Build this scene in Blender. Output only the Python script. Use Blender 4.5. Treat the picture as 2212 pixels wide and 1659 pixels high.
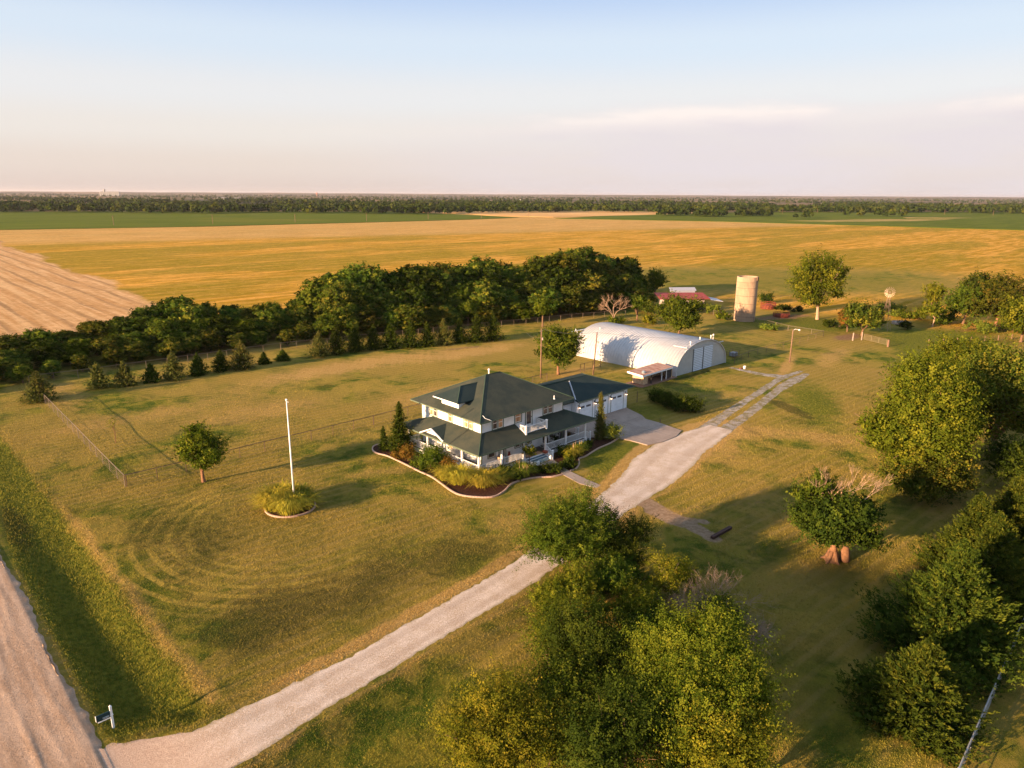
import bpy, math, random
import numpy as np
from math import radians as R
from mathutils import Vector
random.seed(7)
S = bpy.context.scene
for o in list(bpy.data.objects): bpy.data.objects.remove(o)

# ------------------------------------------------------------------ camera, light, exposure
HEAD = R(46.6); PITCH = math.atan(409.5/1535.0); ROLL = R(0.337); CAMH = 30.0; FPX = 1535.0
fw = Vector((math.cos(HEAD)*math.cos(PITCH), math.sin(HEAD)*math.cos(PITCH), -math.sin(PITCH)))
rt0 = Vector((math.sin(HEAD), -math.cos(HEAD), 0)); up0 = rt0.cross(fw)
rt = rt0*math.cos(ROLL)+up0*math.sin(ROLL); up = up0*math.cos(ROLL)-rt0*math.sin(ROLL)
cd = bpy.data.cameras.new("camera"); cam = bpy.data.objects.new("camera", cd); S.collection.objects.link(cam)
cd.sensor_fit = 'HORIZONTAL'; cd.sensor_width = 36.0; cd.lens = FPX/2212*36; cd.clip_end = 60000; cd.clip_start = 0.5
from mathutils import Matrix
m = Matrix((rt, up, -fw)).transposed().to_4x4(); m.translation = (0, 0, CAMH); cam.matrix_world = m
S.camera = cam

SUN_AZ = R(171.5)      # direction towards the sun, from +X counter-clockwise
SUN_EL = R(12.0)
sd = bpy.data.lights.new("sun", 'SUN'); sd.energy = 4.9; sd.angle = R(0.6); sd.color = (1.0, 0.67, 0.40)
so = bpy.data.objects.new("sun", sd); S.collection.objects.link(so)
sv = Vector((math.cos(SUN_EL)*math.cos(SUN_AZ), math.cos(SUN_EL)*math.sin(SUN_AZ), math.sin(SUN_EL)))
so.rotation_euler = sv.to_track_quat('Z', 'Y').to_euler(); so.location = (-50, 20, 60)

W = bpy.data.worlds.new("World"); S.world = W; W.use_nodes = True
nt = W.node_tree; nt.nodes.clear()
def wn(t, **k):
    n = nt.nodes.new(t)
    for a, b in k.items(): setattr(n, a, b)
    return n
L = nt.links.new
out = wn('ShaderNodeOutputWorld'); bg = wn('ShaderNodeBackground'); L(bg.outputs[0], out.inputs[0])
bg.inputs[1].default_value = 0.10
sky = wn('ShaderNodeTexSky', sky_type='NISHITA', sun_disc=False, sun_elevation=SUN_EL, sun_rotation=R(90)-SUN_AZ,
         altitude=400, air_density=1.0, dust_density=2.2, ozone_density=1.0)
# thin evening cloud, laid over the sky by direction
tc = wn('ShaderNodeTexCoord'); mp = wn('ShaderNodeMapping'); mp.inputs['Scale'].default_value = (1.6, 1.6, 9.0)
L(tc.outputs['Generated'], mp.inputs[0])
cn = wn('ShaderNodeTexNoise'); cn.inputs['Scale'].default_value = 2.6; cn.inputs['Detail'].default_value = 9; cn.inputs['Roughness'].default_value = .58
L(mp.outputs[0], cn.inputs['Vector'])
sep = wn('ShaderNodeSeparateXYZ'); L(tc.outputs['Generated'], sep.inputs[0])
def wmath(op, a, b=None, c=None, clamp=False):
    n = wn('ShaderNodeMath', operation=op, use_clamp=clamp)
    for i, v in enumerate((a, b, c)):
        if v is None: continue
        if isinstance(v, (int, float)): n.inputs[i].default_value = v
        else: L(v, n.inputs[i])
    return n.outputs[0]
def wmap(x, a, b):
    n = wn('ShaderNodeMapRange', interpolation_type='SMOOTHSTEP'); L(x, n.inputs[0])
    n.inputs[1].default_value = a; n.inputs[2].default_value = b; return n.outputs[0]
# cloud top edge rises to the right (towards +X): height limit between 0 and ~0.14
top = wmath('MULTIPLY_ADD', sep.outputs['X'], 0.045, 0.076)
edge = wmath('MULTIPLY_ADD', cn.outputs[0], 0.05, -0.025)
lim = wmath('ADD', top, edge)
low = wmath('SUBTRACT', lim, sep.outputs['Z'])
rimn = wmap(wmath('SUBTRACT', cn.outputs[0], .0), 0.42, 0.60)
mask = wmap(low, -0.006, 0.022)
dens = wmap(cn.outputs[0], 0.30, 0.62)
fac = wmath('MULTIPLY', mask, wmath('MULTIPLY_ADD', dens, 0.40, 0.52))
fac = wmath('MULTIPLY', fac, wmap(sep.outputs['X'], 0.40, 0.85))
rim = wmath('MULTIPLY', wmath('SUBTRACT', mask, wmap(low, 0.008, 0.04)), wmath('MULTIPLY_ADD', rimn, .7, .35))
K = 3.05    # the ramp below is in picture units; this brings it to the sky texture's scale
ramp = wn('ShaderNodeValToRGB'); cr = ramp.color_ramp; cr.interpolation = 'EASE'
RAMP = [(0.0, (.80, .66, .60)), (.035, (.86, .74, .67)), (.075, (.90, .83, .78)), (.12, (.88, .87, .88)), (.18, (.74, .84, .96)), (.25, (.52, .67, .94)), (.55, (.50, .64, .88)), (1.0, (.52, .68, .92))]
while len(cr.elements) < len(RAMP): cr.elements.new(.5)
for e, (p_, c_) in zip(cr.elements, RAMP): e.position = p_; e.color = tuple(x*.6 for x in c_)+(1,)
L(sep.outputs['Z'], ramp.inputs[0])
sc_ = wn('ShaderNodeVectorMath', operation='SCALE'); L(ramp.outputs[0], sc_.inputs[0]); sc_.inputs['Scale'].default_value = K/.6
base = wn('ShaderNodeMix', data_type='RGBA'); base.inputs[0].default_value = .95; L(sky.outputs[0], base.inputs[6]); L(sc_.outputs[0], base.inputs[7])
mixc = wn('ShaderNodeMix', data_type='RGBA'); mixc.inputs[6].default_value = (2.6, 2.38, 2.46, 1); mixc.inputs[7].default_value = (3.5, 3.1, 2.85, 1)
L(rim, mixc.inputs[0])
mixs = wn('ShaderNodeMix', data_type='RGBA'); L(fac, mixs.inputs[0]); L(base.outputs[2], mixs.inputs[6]); L(mixc.outputs[2], mixs.inputs[7])
L(mixs.outputs[2], bg.inputs[0])

vs = S.view_settings; vs.view_transform = 'Standard'; vs.look = 'None'; vs.gamma = 1; vs.exposure = 1.66
S.render.engine = 'CYCLES'; S.cycles.max_bounces = 6; S.cycles.diffuse_bounces = 3; S.cycles.transparent_max_bounces = 8

# ------------------------------------------------------------------ placing helpers
def ray(u, v):
    d = fw*FPX + rt*(u-1106) - up*(v-829.5); return d.normalized()
def gp(u, v, z=0.0):                       # point of the level z seen at survey mark (u, v)
    d = ray(u, v); t = (z-CAMH)/d.z; return (d.x*t, d.y*t)
def pj(x, y, z=0.0):
    p = Vector((x, y, z-CAMH)); w = p.dot(fw); return (1106+FPX*p.dot(rt)/w, 829.5-FPX*p.dot(up)/w)
def hgt(x, y, v):                           # height of a thing at x, y whose top is at level v
    lo, hi = 0.2, 40
    for _ in range(40):
        mid = (lo+hi)/2
        if pj(x, y, mid)[1] > v: lo = mid
        else: hi = mid
    return lo

# ------------------------------------------------------------------ materials
def lin(c):
    return tuple(((x/255)/12.92 if x/255 <= .04045 else ((x/255+.055)/1.055)**2.4) for x in c)+(1,)
class NT:
    def __init__(s, name):
        s.m = bpy.data.materials.new(name); s.m.use_nodes = True; s.t = s.m.node_tree; s.t.nodes.clear()
        s.out = s.n('ShaderNodeOutputMaterial'); s.tc = None
    def n(s, t, **k):
        n = s.t.nodes.new(t)
        for a, b in k.items(): setattr(n, a, b)
        return n
    def set(s, sock, v):
        if isinstance(v, bpy.types.NodeSocket): s.t.links.new(v, sock)
        else:
            if isinstance(v, tuple) and len(v) == 3 and sock.type == 'RGBA': v = v+(1,)
            sock.default_value = v
    def obj(s, scale=(1, 1, 1), loc=(0, 0, 0), rot=(0, 0, 0), world=False):
        if world: o = s.n('ShaderNodeNewGeometry').outputs['Position']
        else:
            if not s.tc: s.tc = s.n('ShaderNodeTexCoord')
            o = s.tc.outputs['Object']
        mp = s.n('ShaderNodeMapping'); s.t.links.new(o, mp.inputs[0]); mp.inputs['Scale'].default_value = scale
        mp.inputs['Location'].default_value = loc; mp.inputs['Rotation'].default_value = rot
        return mp.outputs[0]
    def noise(s, vec, scale, detail=4, rough=.5, dist=0, col=False):
        n = s.n('ShaderNodeTexNoise'); s.t.links.new(vec, n.inputs['Vector'])
        n.inputs['Scale'].default_value = scale; n.inputs['Detail'].default_value = detail
        n.inputs['Roughness'].default_value = rough; n.inputs['Distortion'].default_value = dist
        return n.outputs[1 if col else 0]
    def map(s, x, a, b, c=0, d=1, smooth=True):
        n = s.n('ShaderNodeMapRange', interpolation_type='SMOOTHSTEP' if smooth else 'LINEAR'); s.set(n.inputs[0], x)
        for i, v in zip((1, 2, 3, 4), (a, b, c, d)): s.set(n.inputs[i], v)
        return n.outputs[0]
    def math(s, op, a, b=0, c=0, clamp=False):
        n = s.n('ShaderNodeMath', operation=op, use_clamp=clamp); s.set(n.inputs[0], a); s.set(n.inputs[1], b); s.set(n.inputs[2], c)
        return n.outputs[0]
    def mix(s, f, a, b, mode='MIX'):
        n = s.n('ShaderNodeMix', data_type='RGBA', blend_type=mode); s.set(n.inputs[0], f); s.set(n.inputs[6], a); s.set(n.inputs[7], b)
        return n.outputs[2]
    def attr(s, name, col=False):
        n = s.n('ShaderNodeAttribute', attribute_name=name); return n.outputs['Color' if col else 'Fac']
    def bump(s, h, strength=.5, dist=.1):
        n = s.n('ShaderNodeBump'); n.inputs['Strength'].default_value = strength; n.inputs['Distance'].default_value = dist
        s.set(n.inputs['Height'], h); return n.outputs[0]
    def bsdf(s, col, rough=.8, normal=None, metal=0, spec=.3, **k):
        b = s.n('ShaderNodeBsdfPrincipled'); s.set(b.inputs['Base Color'], col); s.set(b.inputs['Roughness'], rough)
        s.set(b.inputs['Metallic'], metal); s.set(b.inputs['Specular IOR Level'], spec)
        if normal is not None: s.set(b.inputs['Normal'], normal)
        for a, v in k.items(): s.set(b.inputs[a.replace('_', ' ')], v)
        s.t.links.new(b.outputs[0], s.out.inputs[0]); return b

def simple(name, col, rough=.7, var=.12, scale=6, metal=0, spec=.3, bump=0.0):
    q = NT(name); v = q.obj()
    n1 = q.noise(v, scale, 5, .6)
    a = tuple(c*(1-var) for c in col[:3]); b = tuple(min(1, c*(1+var)) for c in col[:3])
    c = q.mix(q.map(n1, .3, .7), a, b)
    q.bsdf(c, rough, q.bump(n1, .4, bump) if bump else None, metal, spec); return q.m

# ------------------------------------------------------------------ mesh builder
class MB:
    def __init__(s): s.v = []; s.f = []
    def add(s, vs, fs):
        b = len(s.v); s.v += [tuple(p) for p in vs]; s.f += [tuple(i+b for i in f) for f in fs]; return s
    def box(s, x0, x1, y0, y1, z0, z1):
        return s.add([(x0,y0,z0),(x1,y0,z0),(x1,y1,z0),(x0,y1,z0),(x0,y0,z1),(x1,y0,z1),(x1,y1,z1),(x0,y1,z1)],
                     [(0,3,2,1),(4,5,6,7),(0,1,5,4),(1,2,6,5),(2,3,7,6),(3,0,4,7)])
    def tube(s, pts, rad, n=6, cap=True):
        pts = [Vector(p) for p in pts]
        if not hasattr(rad, '__len__'): rad = [rad]*len(pts)
        vs = []; prev = None
        for i, p in enumerate(pts):
            d = (pts[min(i+1, len(pts)-1)]-pts[max(i-1, 0)]).normalized()
            a = Vector((0, 0, 1)) if abs(d.z) < .9 else Vector((1, 0, 0))
            x = d.cross(a).normalized() if prev is None else (prev-d*prev.dot(d)).normalized(); prev = x
            y = d.cross(x)
            for k in range(n):
                t = 2*math.pi*k/n; vs.append(p+(x*math.cos(t)+y*math.sin(t))*rad[i])
        fs = []
        for i in range(len(pts)-1):
            for k in range(n):
                a, b = i*n+k, i*n+(k+1) % n; fs.append((a, b, b+n, a+n))
        if cap: fs.append(tuple(range(n-1, -1, -1))); fs.append(tuple(range((len(pts)-1)*n, len(pts)*n)))
        return s.add(vs, fs)
    def lathe(s, prof, n=16, c=(0, 0, 0)):
        vs = [(c[0]+r*math.cos(2*math.pi*k/n), c[1]+r*math.sin(2*math.pi*k/n), c[2]+z) for r, z in prof for k in range(n)]
        fs = [(i*n+k, i*n+(k+1) % n, (i+1)*n+(k+1) % n, (i+1)*n+k) for i in range(len(prof)-1) for k in range(n)]
        fs += [tuple(range(n-1, -1, -1)), tuple(range((len(prof)-1)*n, len(prof)*n))]
        return s.add(vs, fs)
    def slab(s, pts, t):
        """closed slab: polygon pts (3d) extruded by t downwards"""
        n = len(pts); lo = [(p[0], p[1], p[2]-t) for p in pts]
        return s.add(list(pts)+lo, [tuple(range(n)), tuple(range(2*n-1, n-1, -1))]+[(i, i+n, (i+1) % n+n, (i+1) % n) for i in range(n)])
    def build(s, name, mat, parent=None, smooth=False):
        me = bpy.data.meshes.new(name); o0 = Vector((0, 0, 0)); pp = parent
        while pp: o0 = o0+pp.location; pp = pp.parent
        me.from_pydata([(p[0]-o0[0], p[1]-o0[1], p[2]-o0[2]) for p in s.v], [], s.f); me.update()
        if mat: me.materials.append(mat)
        if smooth: me.polygons.foreach_set('use_smooth', [True]*len(me.polygons))
        o = bpy.data.objects.new(name, me); S.collection.objects.link(o)
        if parent: o.parent = parent
        return o
def tag(o, label=None, cat=None, group=None, kind=None):
    if label: o['label'] = label
    if cat: o['category'] = cat
    if group: o['group'] = group
    if kind: o['kind'] = kind
    return o
def thing(name, loc, label, cat, group=None, rz=0):
    o = bpy.data.objects.new(name, None); o.empty_display_size = .3; S.collection.objects.link(o)
    o.location = Vector(loc); o.rotation_euler = (0, 0, rz); return tag(o, label, cat, group)
def dup(o, loc, rz=0, sc=1, label=None, group=None):
    def cp(a, par):
        c = a.copy(); S.collection.objects.link(c); c.parent = par
        for ch in a.children: cp(ch, c)
        return c
    r = cp(o, None); r.location = loc; r.rotation_euler = (0, 0, rz); r.scale = (sc, sc, sc) if not hasattr(sc, '__len__') else sc
    if label: r['label'] = label
    if group: r['group'] = group
    return r
def npmesh(name, V, F, mat, parent=None, attrs=None, smooth=False):
    """V (n,3) floats, F (m,4) or (m,3) ints"""
    me = bpy.data.meshes.new(name); k = F.shape[1]
    me.vertices.add(len(V)); me.vertices.foreach_set('co', np.asarray(V, np.float32).ravel())
    me.loops.add(F.size); me.loops.foreach_set('vertex_index', F.astype(np.int32).ravel())
    me.polygons.add(len(F)); me.polygons.foreach_set('loop_start', np.arange(0, F.size, k, dtype=np.int32))
    me.polygons.foreach_set('loop_total', np.full(len(F), k, np.int32))
    if smooth: me.polygons.foreach_set('use_smooth', np.ones(len(F), bool))
    for an, (dom, val) in (attrs or {}).items():
        a = me.attributes.new(an, 'FLOAT', dom); a.data.foreach_set('value', np.asarray(val, np.float32))
    me.update(calc_edges=True); me.materials.append(mat)
    o = bpy.data.objects.new(name, me)
    if parent is not False:
        S.collection.objects.link(o)
        if parent: o.parent = parent
    return o

# ------------------------------------------------------------------ terrain shape
def ss(a, b, x):
    t = np.clip((x-a)/(b-a), 0, 1); return t*t*(3-2*t)
DRIVE = [(5.4, 35.8, 4.6), (7.2, 35.8, 3.3), (10, 35.2, 2.3), (14, 35.2, 1.95), (19.5, 35.5, 1.65), (25, 36.0, 1.6), (36, 37.0, 1.7), (44, 38.4, 1.8), (53, 40.8, 2.0),
         (59, 42.0, 2.6), (66, 44.2, 3.3), (72, 45.8, 3.1), (77, 46.2, 2.6), (83, 46.5, 1.7)]
def poly_d(x, y, P):
    """distance to centre polyline minus its half width, and signed side"""
    best = np.full(np.shape(x), 1e9); side = np.zeros(np.shape(x))
    for (x0, y0, w0), (x1, y1, w1) in zip(P[:-1], P[1:]):
        dx, dy = x1-x0, y1-y0; L2 = dx*dx+dy*dy
        t = np.clip(((x-x0)*dx+(y-y0)*dy)/L2, 0, 1); px, py = x0+t*dx, y0+t*dy
        d = np.hypot(x-px, y-py)-(w0+t*(w1-w0)); sd_ = np.sign((y-y0)*dx-(x-x0)*dy)
        m_ = d < best; best = np.where(m_, d, best); side = np.where(m_, sd_, side)
    return best, side
def wob(x, y, s, k=0):
    return np.sin(x*s*1.3+k)*np.cos(y*s*.9+k*2.1)+.6*np.sin(x*s*2.7+y*s*1.9+k*3.3)+.35*np.cos(x*s*5.1-y*s*4.3+k)
def ground(x, y):
    x = np.asarray(x, float); y = np.asarray(y, float)
    z = .05*wob(x, y, .11)*ss(12, 20, x)
    # roadside ditch between the road and the lawn bank, closed off at the driveway
    dd, side = poly_d(x, y, DRIVE)
    e = .35*np.sin(y*.21)+.2*np.sin(y*.53+1)
    prof = -ss(6.2, 9.0+e*.5, x)*.62+ss(9.9+e, 12.6+e, x)*.62
    prof = prof*(1-.75*ss(62, 82, y))
    away = ss(.3, 3.2, dd)
    z = z+prof*away*(1-ss(-40, -20, -y))
    # drive on a low embankment
    emb = .26*(1-ss(.1, 2.3, dd))*(1-ss(50, 62, x))*ss(7, 13, x)
    z = z*ss(0, 2, dd)+emb
    low = -.30*np.exp(-((dd-3.2)/1.1)**2)*(side < 0)*ss(8, 14, x)*(1-ss(40, 50, x))
    z = z+low
    # the dirt road with ridges thrown up by traffic
    rd = 1-ss(5.6, 6.3, x)
    z = z*(1-rd)+rd*.10
    z = z-.03*(1-ss(-.4, .3, dd))*(1-rd)
    # shallow swales in the yard to the right
    z = z-.22*np.exp(-((y-41.5-.02*(x-90))/2.0)**2)*ss(80, 92, x)*(1-ss(140, 170, x))*0
    flat = np.exp(-(((x-62)/26)**4+((y-61)/16)**4))
    return z*(1-flat*.9)
def gz(x, y): return float(ground(x, y))

# ------------------------------------------------------------------ ground sheet
def axis(lo_far, lo, hi, hi_far, step, g):
    a = [lo]; s_ = step
    while a[-1] < hi: a.append(a[-1]+step)
    s_ = step
    while a[-1] < hi_far: s_ *= g; a.append(a[-1]+s_)
    b = []; c = lo; s_ = step
    while c > lo_far: s_ *= 1.25; c -= s_; b.append(c)
    return np.array(b[::-1]+a)
gx = axis(-30000, -8, 125, 30000, .45, 1.022); gy = axis(-30000, 2, 135, 30000, .45, 1.022)
X, Y = np.meshgrid(gx, gy); Z = ground(X, Y)
RR = np.hypot(X, Y); Z = Z+ss(10500, 14500, RR)*(27+5*np.sin(X/2100+1)*np.cos(Y/1700)+4*np.sin(X/900+Y/1300)+2.5*np.sin(X/410-Y/530))*(RR < 26000)
def blob(cx, cy, rx, ry, a=0, p=2):
    c, s_ = math.cos(R(a)), math.sin(R(a)); u = (X-cx)*c+(Y-cy)*s_; v = -(X-cx)*s_+(Y-cy)*c
    wv = .16*wob(X, Y, .8, cx) + .12*wob(X, Y, 2.3, cy)
    return np.clip(np.exp(-((np.abs(u/rx))**p+(np.abs(v/ry))**p))*1.15+wv*np.exp(-((u/rx)**2+(v/ry)**2)*.6), 0, 1)
dd, side = poly_d(X, Y, DRIVE)
wv = .5*wob(X, Y, .5)+.3*wob(X, Y, 1.7, 2)
lush = np.zeros_like(X); dry = np.zeros_like(X); bare = np.zeros_like(X); dark = np.zeros_like(X)
lush += ss(6.2, 7.2, X)*(1-ss(11.0, 12.2, X+wv*.3))*(1-ss(95, 120, Y))*ss(.2, 1.2, dd)*.95   # ditch
lush += blob(62.5, 49.0, 4.6, 2.4, 25)*.9                                     # greener lawn by the walk
lush += blob(*gp(1560, 830), 5, 3, 0)*.3+blob(*gp(1400, 890), 8, 4, 20)*.55
lush += blob(*gp(1760, 870), 12, 4, 30)*.8+blob(*gp(1990, 730), 14, 7, 0)*.9+blob(*gp(1830, 700), 12, 5, 0)*.8
lush += blob(*gp(850, 1020), 6, 2.5, -30)*.45+blob(*gp(2050, 760), 30, 8, 0)*.7
lush += blob(40, 100, 30, 6, 0)*.25+blob(*gp(850, 1300), 9, 4, 0)*.3
lush += blob(168, 80, 22, 10, -30)*.6+blob(190, 66, 30, 10, 0)*.35
dry += (ss(-.2, .25, dd)*(1-ss(.9, 2.0, dd+wv*.35)))*(side > 0)*ss(12, 18, X)*.95  # straw strip beside the drive
dry += (ss(-.2, .3, dd)*(1-ss(.3, 1.0, dd+wv*.3)))*(side < 0)*.6
dry += blob(*gp(1640, 1060), 7, 3, 40)*.35+blob(*gp(1440, 1110), 5, 1.6, -28)*.5
dry += np.exp(-((X-12.3-wv*.25)/.7)**2)*(Y > 39)*(1-ss(70, 95, Y))*.58                 # sunlit lip of the bank, its low sun painted in as straw
for (u, v, a, b, g, s_) in [(760, 790, 22, 5, 0, .75), (950, 850, 14, 5, 0, .55), (560, 890, 14, 5, 0, .5), (1030, 760, 14, 4, 0, .7),
        (1250, 800, 12, 3, 0, .55), (1390, 1010, 5, 1.2, 40, .95), (1340, 1050, 4, .8, 15, .8), (1560, 960, 10, 4, 20, .5), (1720, 940, 13, 3, -60, .55),
        (1700, 790, 12, 1.2, 20, .8), (1600, 850, 10, 2.5, 0, .45), (880, 1010, 10, 2.0, -20, .5), (1100, 1120, 5, 3, 0, .45), (650, 1200, 8, 2, 0, .3),
        (1750, 1250, 7, 3, 0, .35), (1600, 1180, 8, 4, 20, .35), (2060, 1080, 9, 2, 0, .5), (1900, 800, 9, 3, 0, .35), (300, 900, 18, 4, 0, .45),
        (130, 850, 5, 14, 0, .5), (1800, 770, 14, 3, 10, .6), (1150, 880, 6, 3, 0, .3)]:
    c = gp(u, v); dry += blob(c[0], c[1], a, b, g)*s_
for (u, v, a, b, g, s_) in [(1000, 752, 8, 1.2, -15, .55), (1830, 728, 6, 2.5, 0, .9), (1690, 685, 10, 3, -20, .9),
        (2110, 700, 16, 3, 0, .8), (1420, 690, 6, 2, 0, .5), (1560, 1090, 12, .35, -35, .5), (1230, 742, 12, .9, 4, .55), (1770, 950, 20, .5, -55, .35)]:
    c = gp(u, v); bare += blob(c[0], c[1], a, b, g)*s_
for (u, v, a, b, g, s_) in [(1700, 880, 7, 1.6, 62, .7), (1620, 930, 8, .8, 60, .4), (1460, 830, 5, 2.5, 0, .4), (30, 1130, 1.5, 9, 0, .6), (870, 1250, 9, 4, 0, .35),
        (600, 1320, 9, 4, 10, .35), (380, 1180, 5, 8, 0, .25), (1500, 810, 7, 1.2, 0, .5)]:
    c = gp(u, v); dark += blob(c[0], c[1], a, b, g)*s_
def cap(p0, p1, w):
    (x0, y0), (x1, y1) = p0, p1; dx, dy = x1-x0, y1-y0; t = np.clip(((X-x0)*dx+(Y-y0)*dy)/(dx*dx+dy*dy), 0, 1)
    return 1-ss(.35, 1.15, np.hypot(X-x0-t*dx, Y-y0-t*dy)/w+.22*wv)
worn = np.maximum(cap(gp(1385, 1085), gp(1470, 1125), 1.5), cap(gp(1450, 1110), gp(1540, 1160), 1.0)); worn = np.maximum(worn, .8*cap(gp(1400, 1105), gp(1520, 1125), .7))
olive = (1-ss(70, 84, Y+wv*3))*ss(12.5, 15, X)*(1-ss(62, 80, X+wv*3))*(.55+.45*wob(X, Y, .13, 1))
lush += np.clip(olive+(1-ss(22, 34, Y+wv*3))*.6, 0, 1)*.36; dark += np.clip(olive, 0, 1)*.30
# fields beyond the fences
fld = np.clip(ss(150, 172, Y+wv*2)+ss(176, 196, X+(Y-80)*.15+wv*2)*ss(-40, 0, Y), 0, 1)
past = blob(255, 125, 82, 44, -45, 3)+.8*blob(330, 60, 60, 9, -40)*0; fld = fld*(1-np.clip(past*1.3, 0, .92)); lush += past*.5; dark += past*.25  # greener pasture, which also paints in the windbreak's long cast shadow
plow = ss(150, 160, Y)*(1-ss(62.5+wv*1.2, 65.5+wv*1.2, X-(Y-210)*.035+2.2*wob(X, Y, .05)))
tanf = ss(500, 560, Y+X*.25+wv*4)
farm = ss(1100, 1300, np.hypot(X, Y))
ii = np.arange(X.size).reshape(X.shape)
F = np.stack([ii[:-1, :-1], ii[:-1, 1:], ii[1:, 1:], ii[1:, :-1]], -1).reshape(-1, 4)

def lawn_color(q, v):
    big = q.noise(v, .055, 5, .6); mid = q.noise(v, .35, 6, .62, .4); fine = q.noise(v, 2.6, 6, .7); vf = q.noise(v, 9, 5, .75)
    # lawn: brownish green mixed with straw
    c = q.mix(q.map(mid, .42, .58), lin((66, 84, 22)), lin((122, 116, 40)))
    c = q.mix(q.math('MULTIPLY', q.map(q.noise(v, .13, 6, .65, .6), .46, .57), .75), c, lin((154, 130, 62)))
    c = q.mix(q.math('MULTIPLY', q.map(q.noise(v, .19, 5, .65, .3), .56, .68), .6), c, lin((66, 70, 20)))
    c = q.mix(q.map(big, .40, .62), c, lin((142, 120, 54)))
    c = q.mix(q.math('MULTIPLY', q.map(fine, .52, .70), .6), c, lin((64, 70, 16)))
    c = q.mix(q.math('MULTIPLY', q.map(vf, .5, .68), .5), c, lin((156, 132, 60))); c = q.mix(q.math('MULTIPLY', q.map(q.noise(v, 5, 4, .8), .55, .7), .45), c, lin((58, 62, 22)))
    # mower streaks: straight ones, and rings round the flagpole bed
    st = q.n('ShaderNodeTexWave', wave_type='BANDS', bands_direction='Y'); q.set(st.inputs['Vector'], q.obj(world=True, rot=(0, 0, .05)))
    st.inputs['Scale'].default_value = .26; st.inputs['Distortion'].default_value = 1.6; st.inputs['Detail'].default_value = 3; st.inputs['Detail Scale'].default_value = .6
    c = q.mix(q.math('MULTIPLY', q.map(st.outputs[0], .55, .95), q.math('MULTIPLY', q.map(big, .40, .55), .5)), c, lin((150, 128, 74)))
    spx = q.n('ShaderNodeSeparateXYZ'); q.set(spx.inputs[0], v); sx_pos = spx.outputs['X']
    rg = q.n('ShaderNodeTexWave', wave_type='RINGS', rings_direction='Z'); q.set(rg.inputs['Vector'], q.obj(world=True, loc=(-27.5, -59.5, 0), scale=(1, 1, 1)))
    rg.inputs['Scale'].default_value = .22; rg.inputs['Distortion'].default_value = 1.6; rg.inputs['Detail'].default_value = 2
    dist = q.n('ShaderNodeVectorMath', operation='DISTANCE'); q.set(dist.inputs[0], q.obj(world=True)); dist.inputs[1].default_value = (26.5, 58.5, 0)
    rm = q.math('MULTIPLY', q.map(dist.outputs['Value'], 17, 12), q.map(dist.outputs['Value'], 5, 8))
    c = q.mix(q.math('MULTIPLY', q.math('MULTIPLY', q.map(rg.outputs[0], .55, .9), q.math('MULTIPLY', rm, q.math('MULTIPLY', q.map(sx_pos, 27, 22), q.map(q.noise(v, .22, 4, .6), .30, .45)))), .9), c, lin((160, 138, 62)))
    n3 = q.noise(v, 1.1, 5, .65)
    def m(name, lo=.25, hi=.6): return q.map(q.math('ADD', q.attr(name), q.math('MULTIPLY_ADD', n3, .5, -.25)), lo, hi)
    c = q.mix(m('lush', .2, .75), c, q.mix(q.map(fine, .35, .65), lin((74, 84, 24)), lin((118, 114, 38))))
    c = q.mix(q.math('MULTIPLY', m('dry', .2, .8), .85), c, q.mix(q.map(fine, .3, .7), lin((160, 124, 68)), lin((184, 150, 92))))
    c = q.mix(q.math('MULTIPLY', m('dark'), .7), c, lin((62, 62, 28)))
    c = q.mix(q.math('MULTIPLY', m('bare', .3, .7), .9), c, q.mix(q.map(fine, .35, .65), lin((112, 84, 62)), lin((140, 112, 86))))
    c = q.mix(q.math('MULTIPLY', m('worn', .2, .6), .9), c, q.mix(q.map(fine, .35, .65), lin((138, 112, 90)), lin((162, 138, 116))))
    return c
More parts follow.
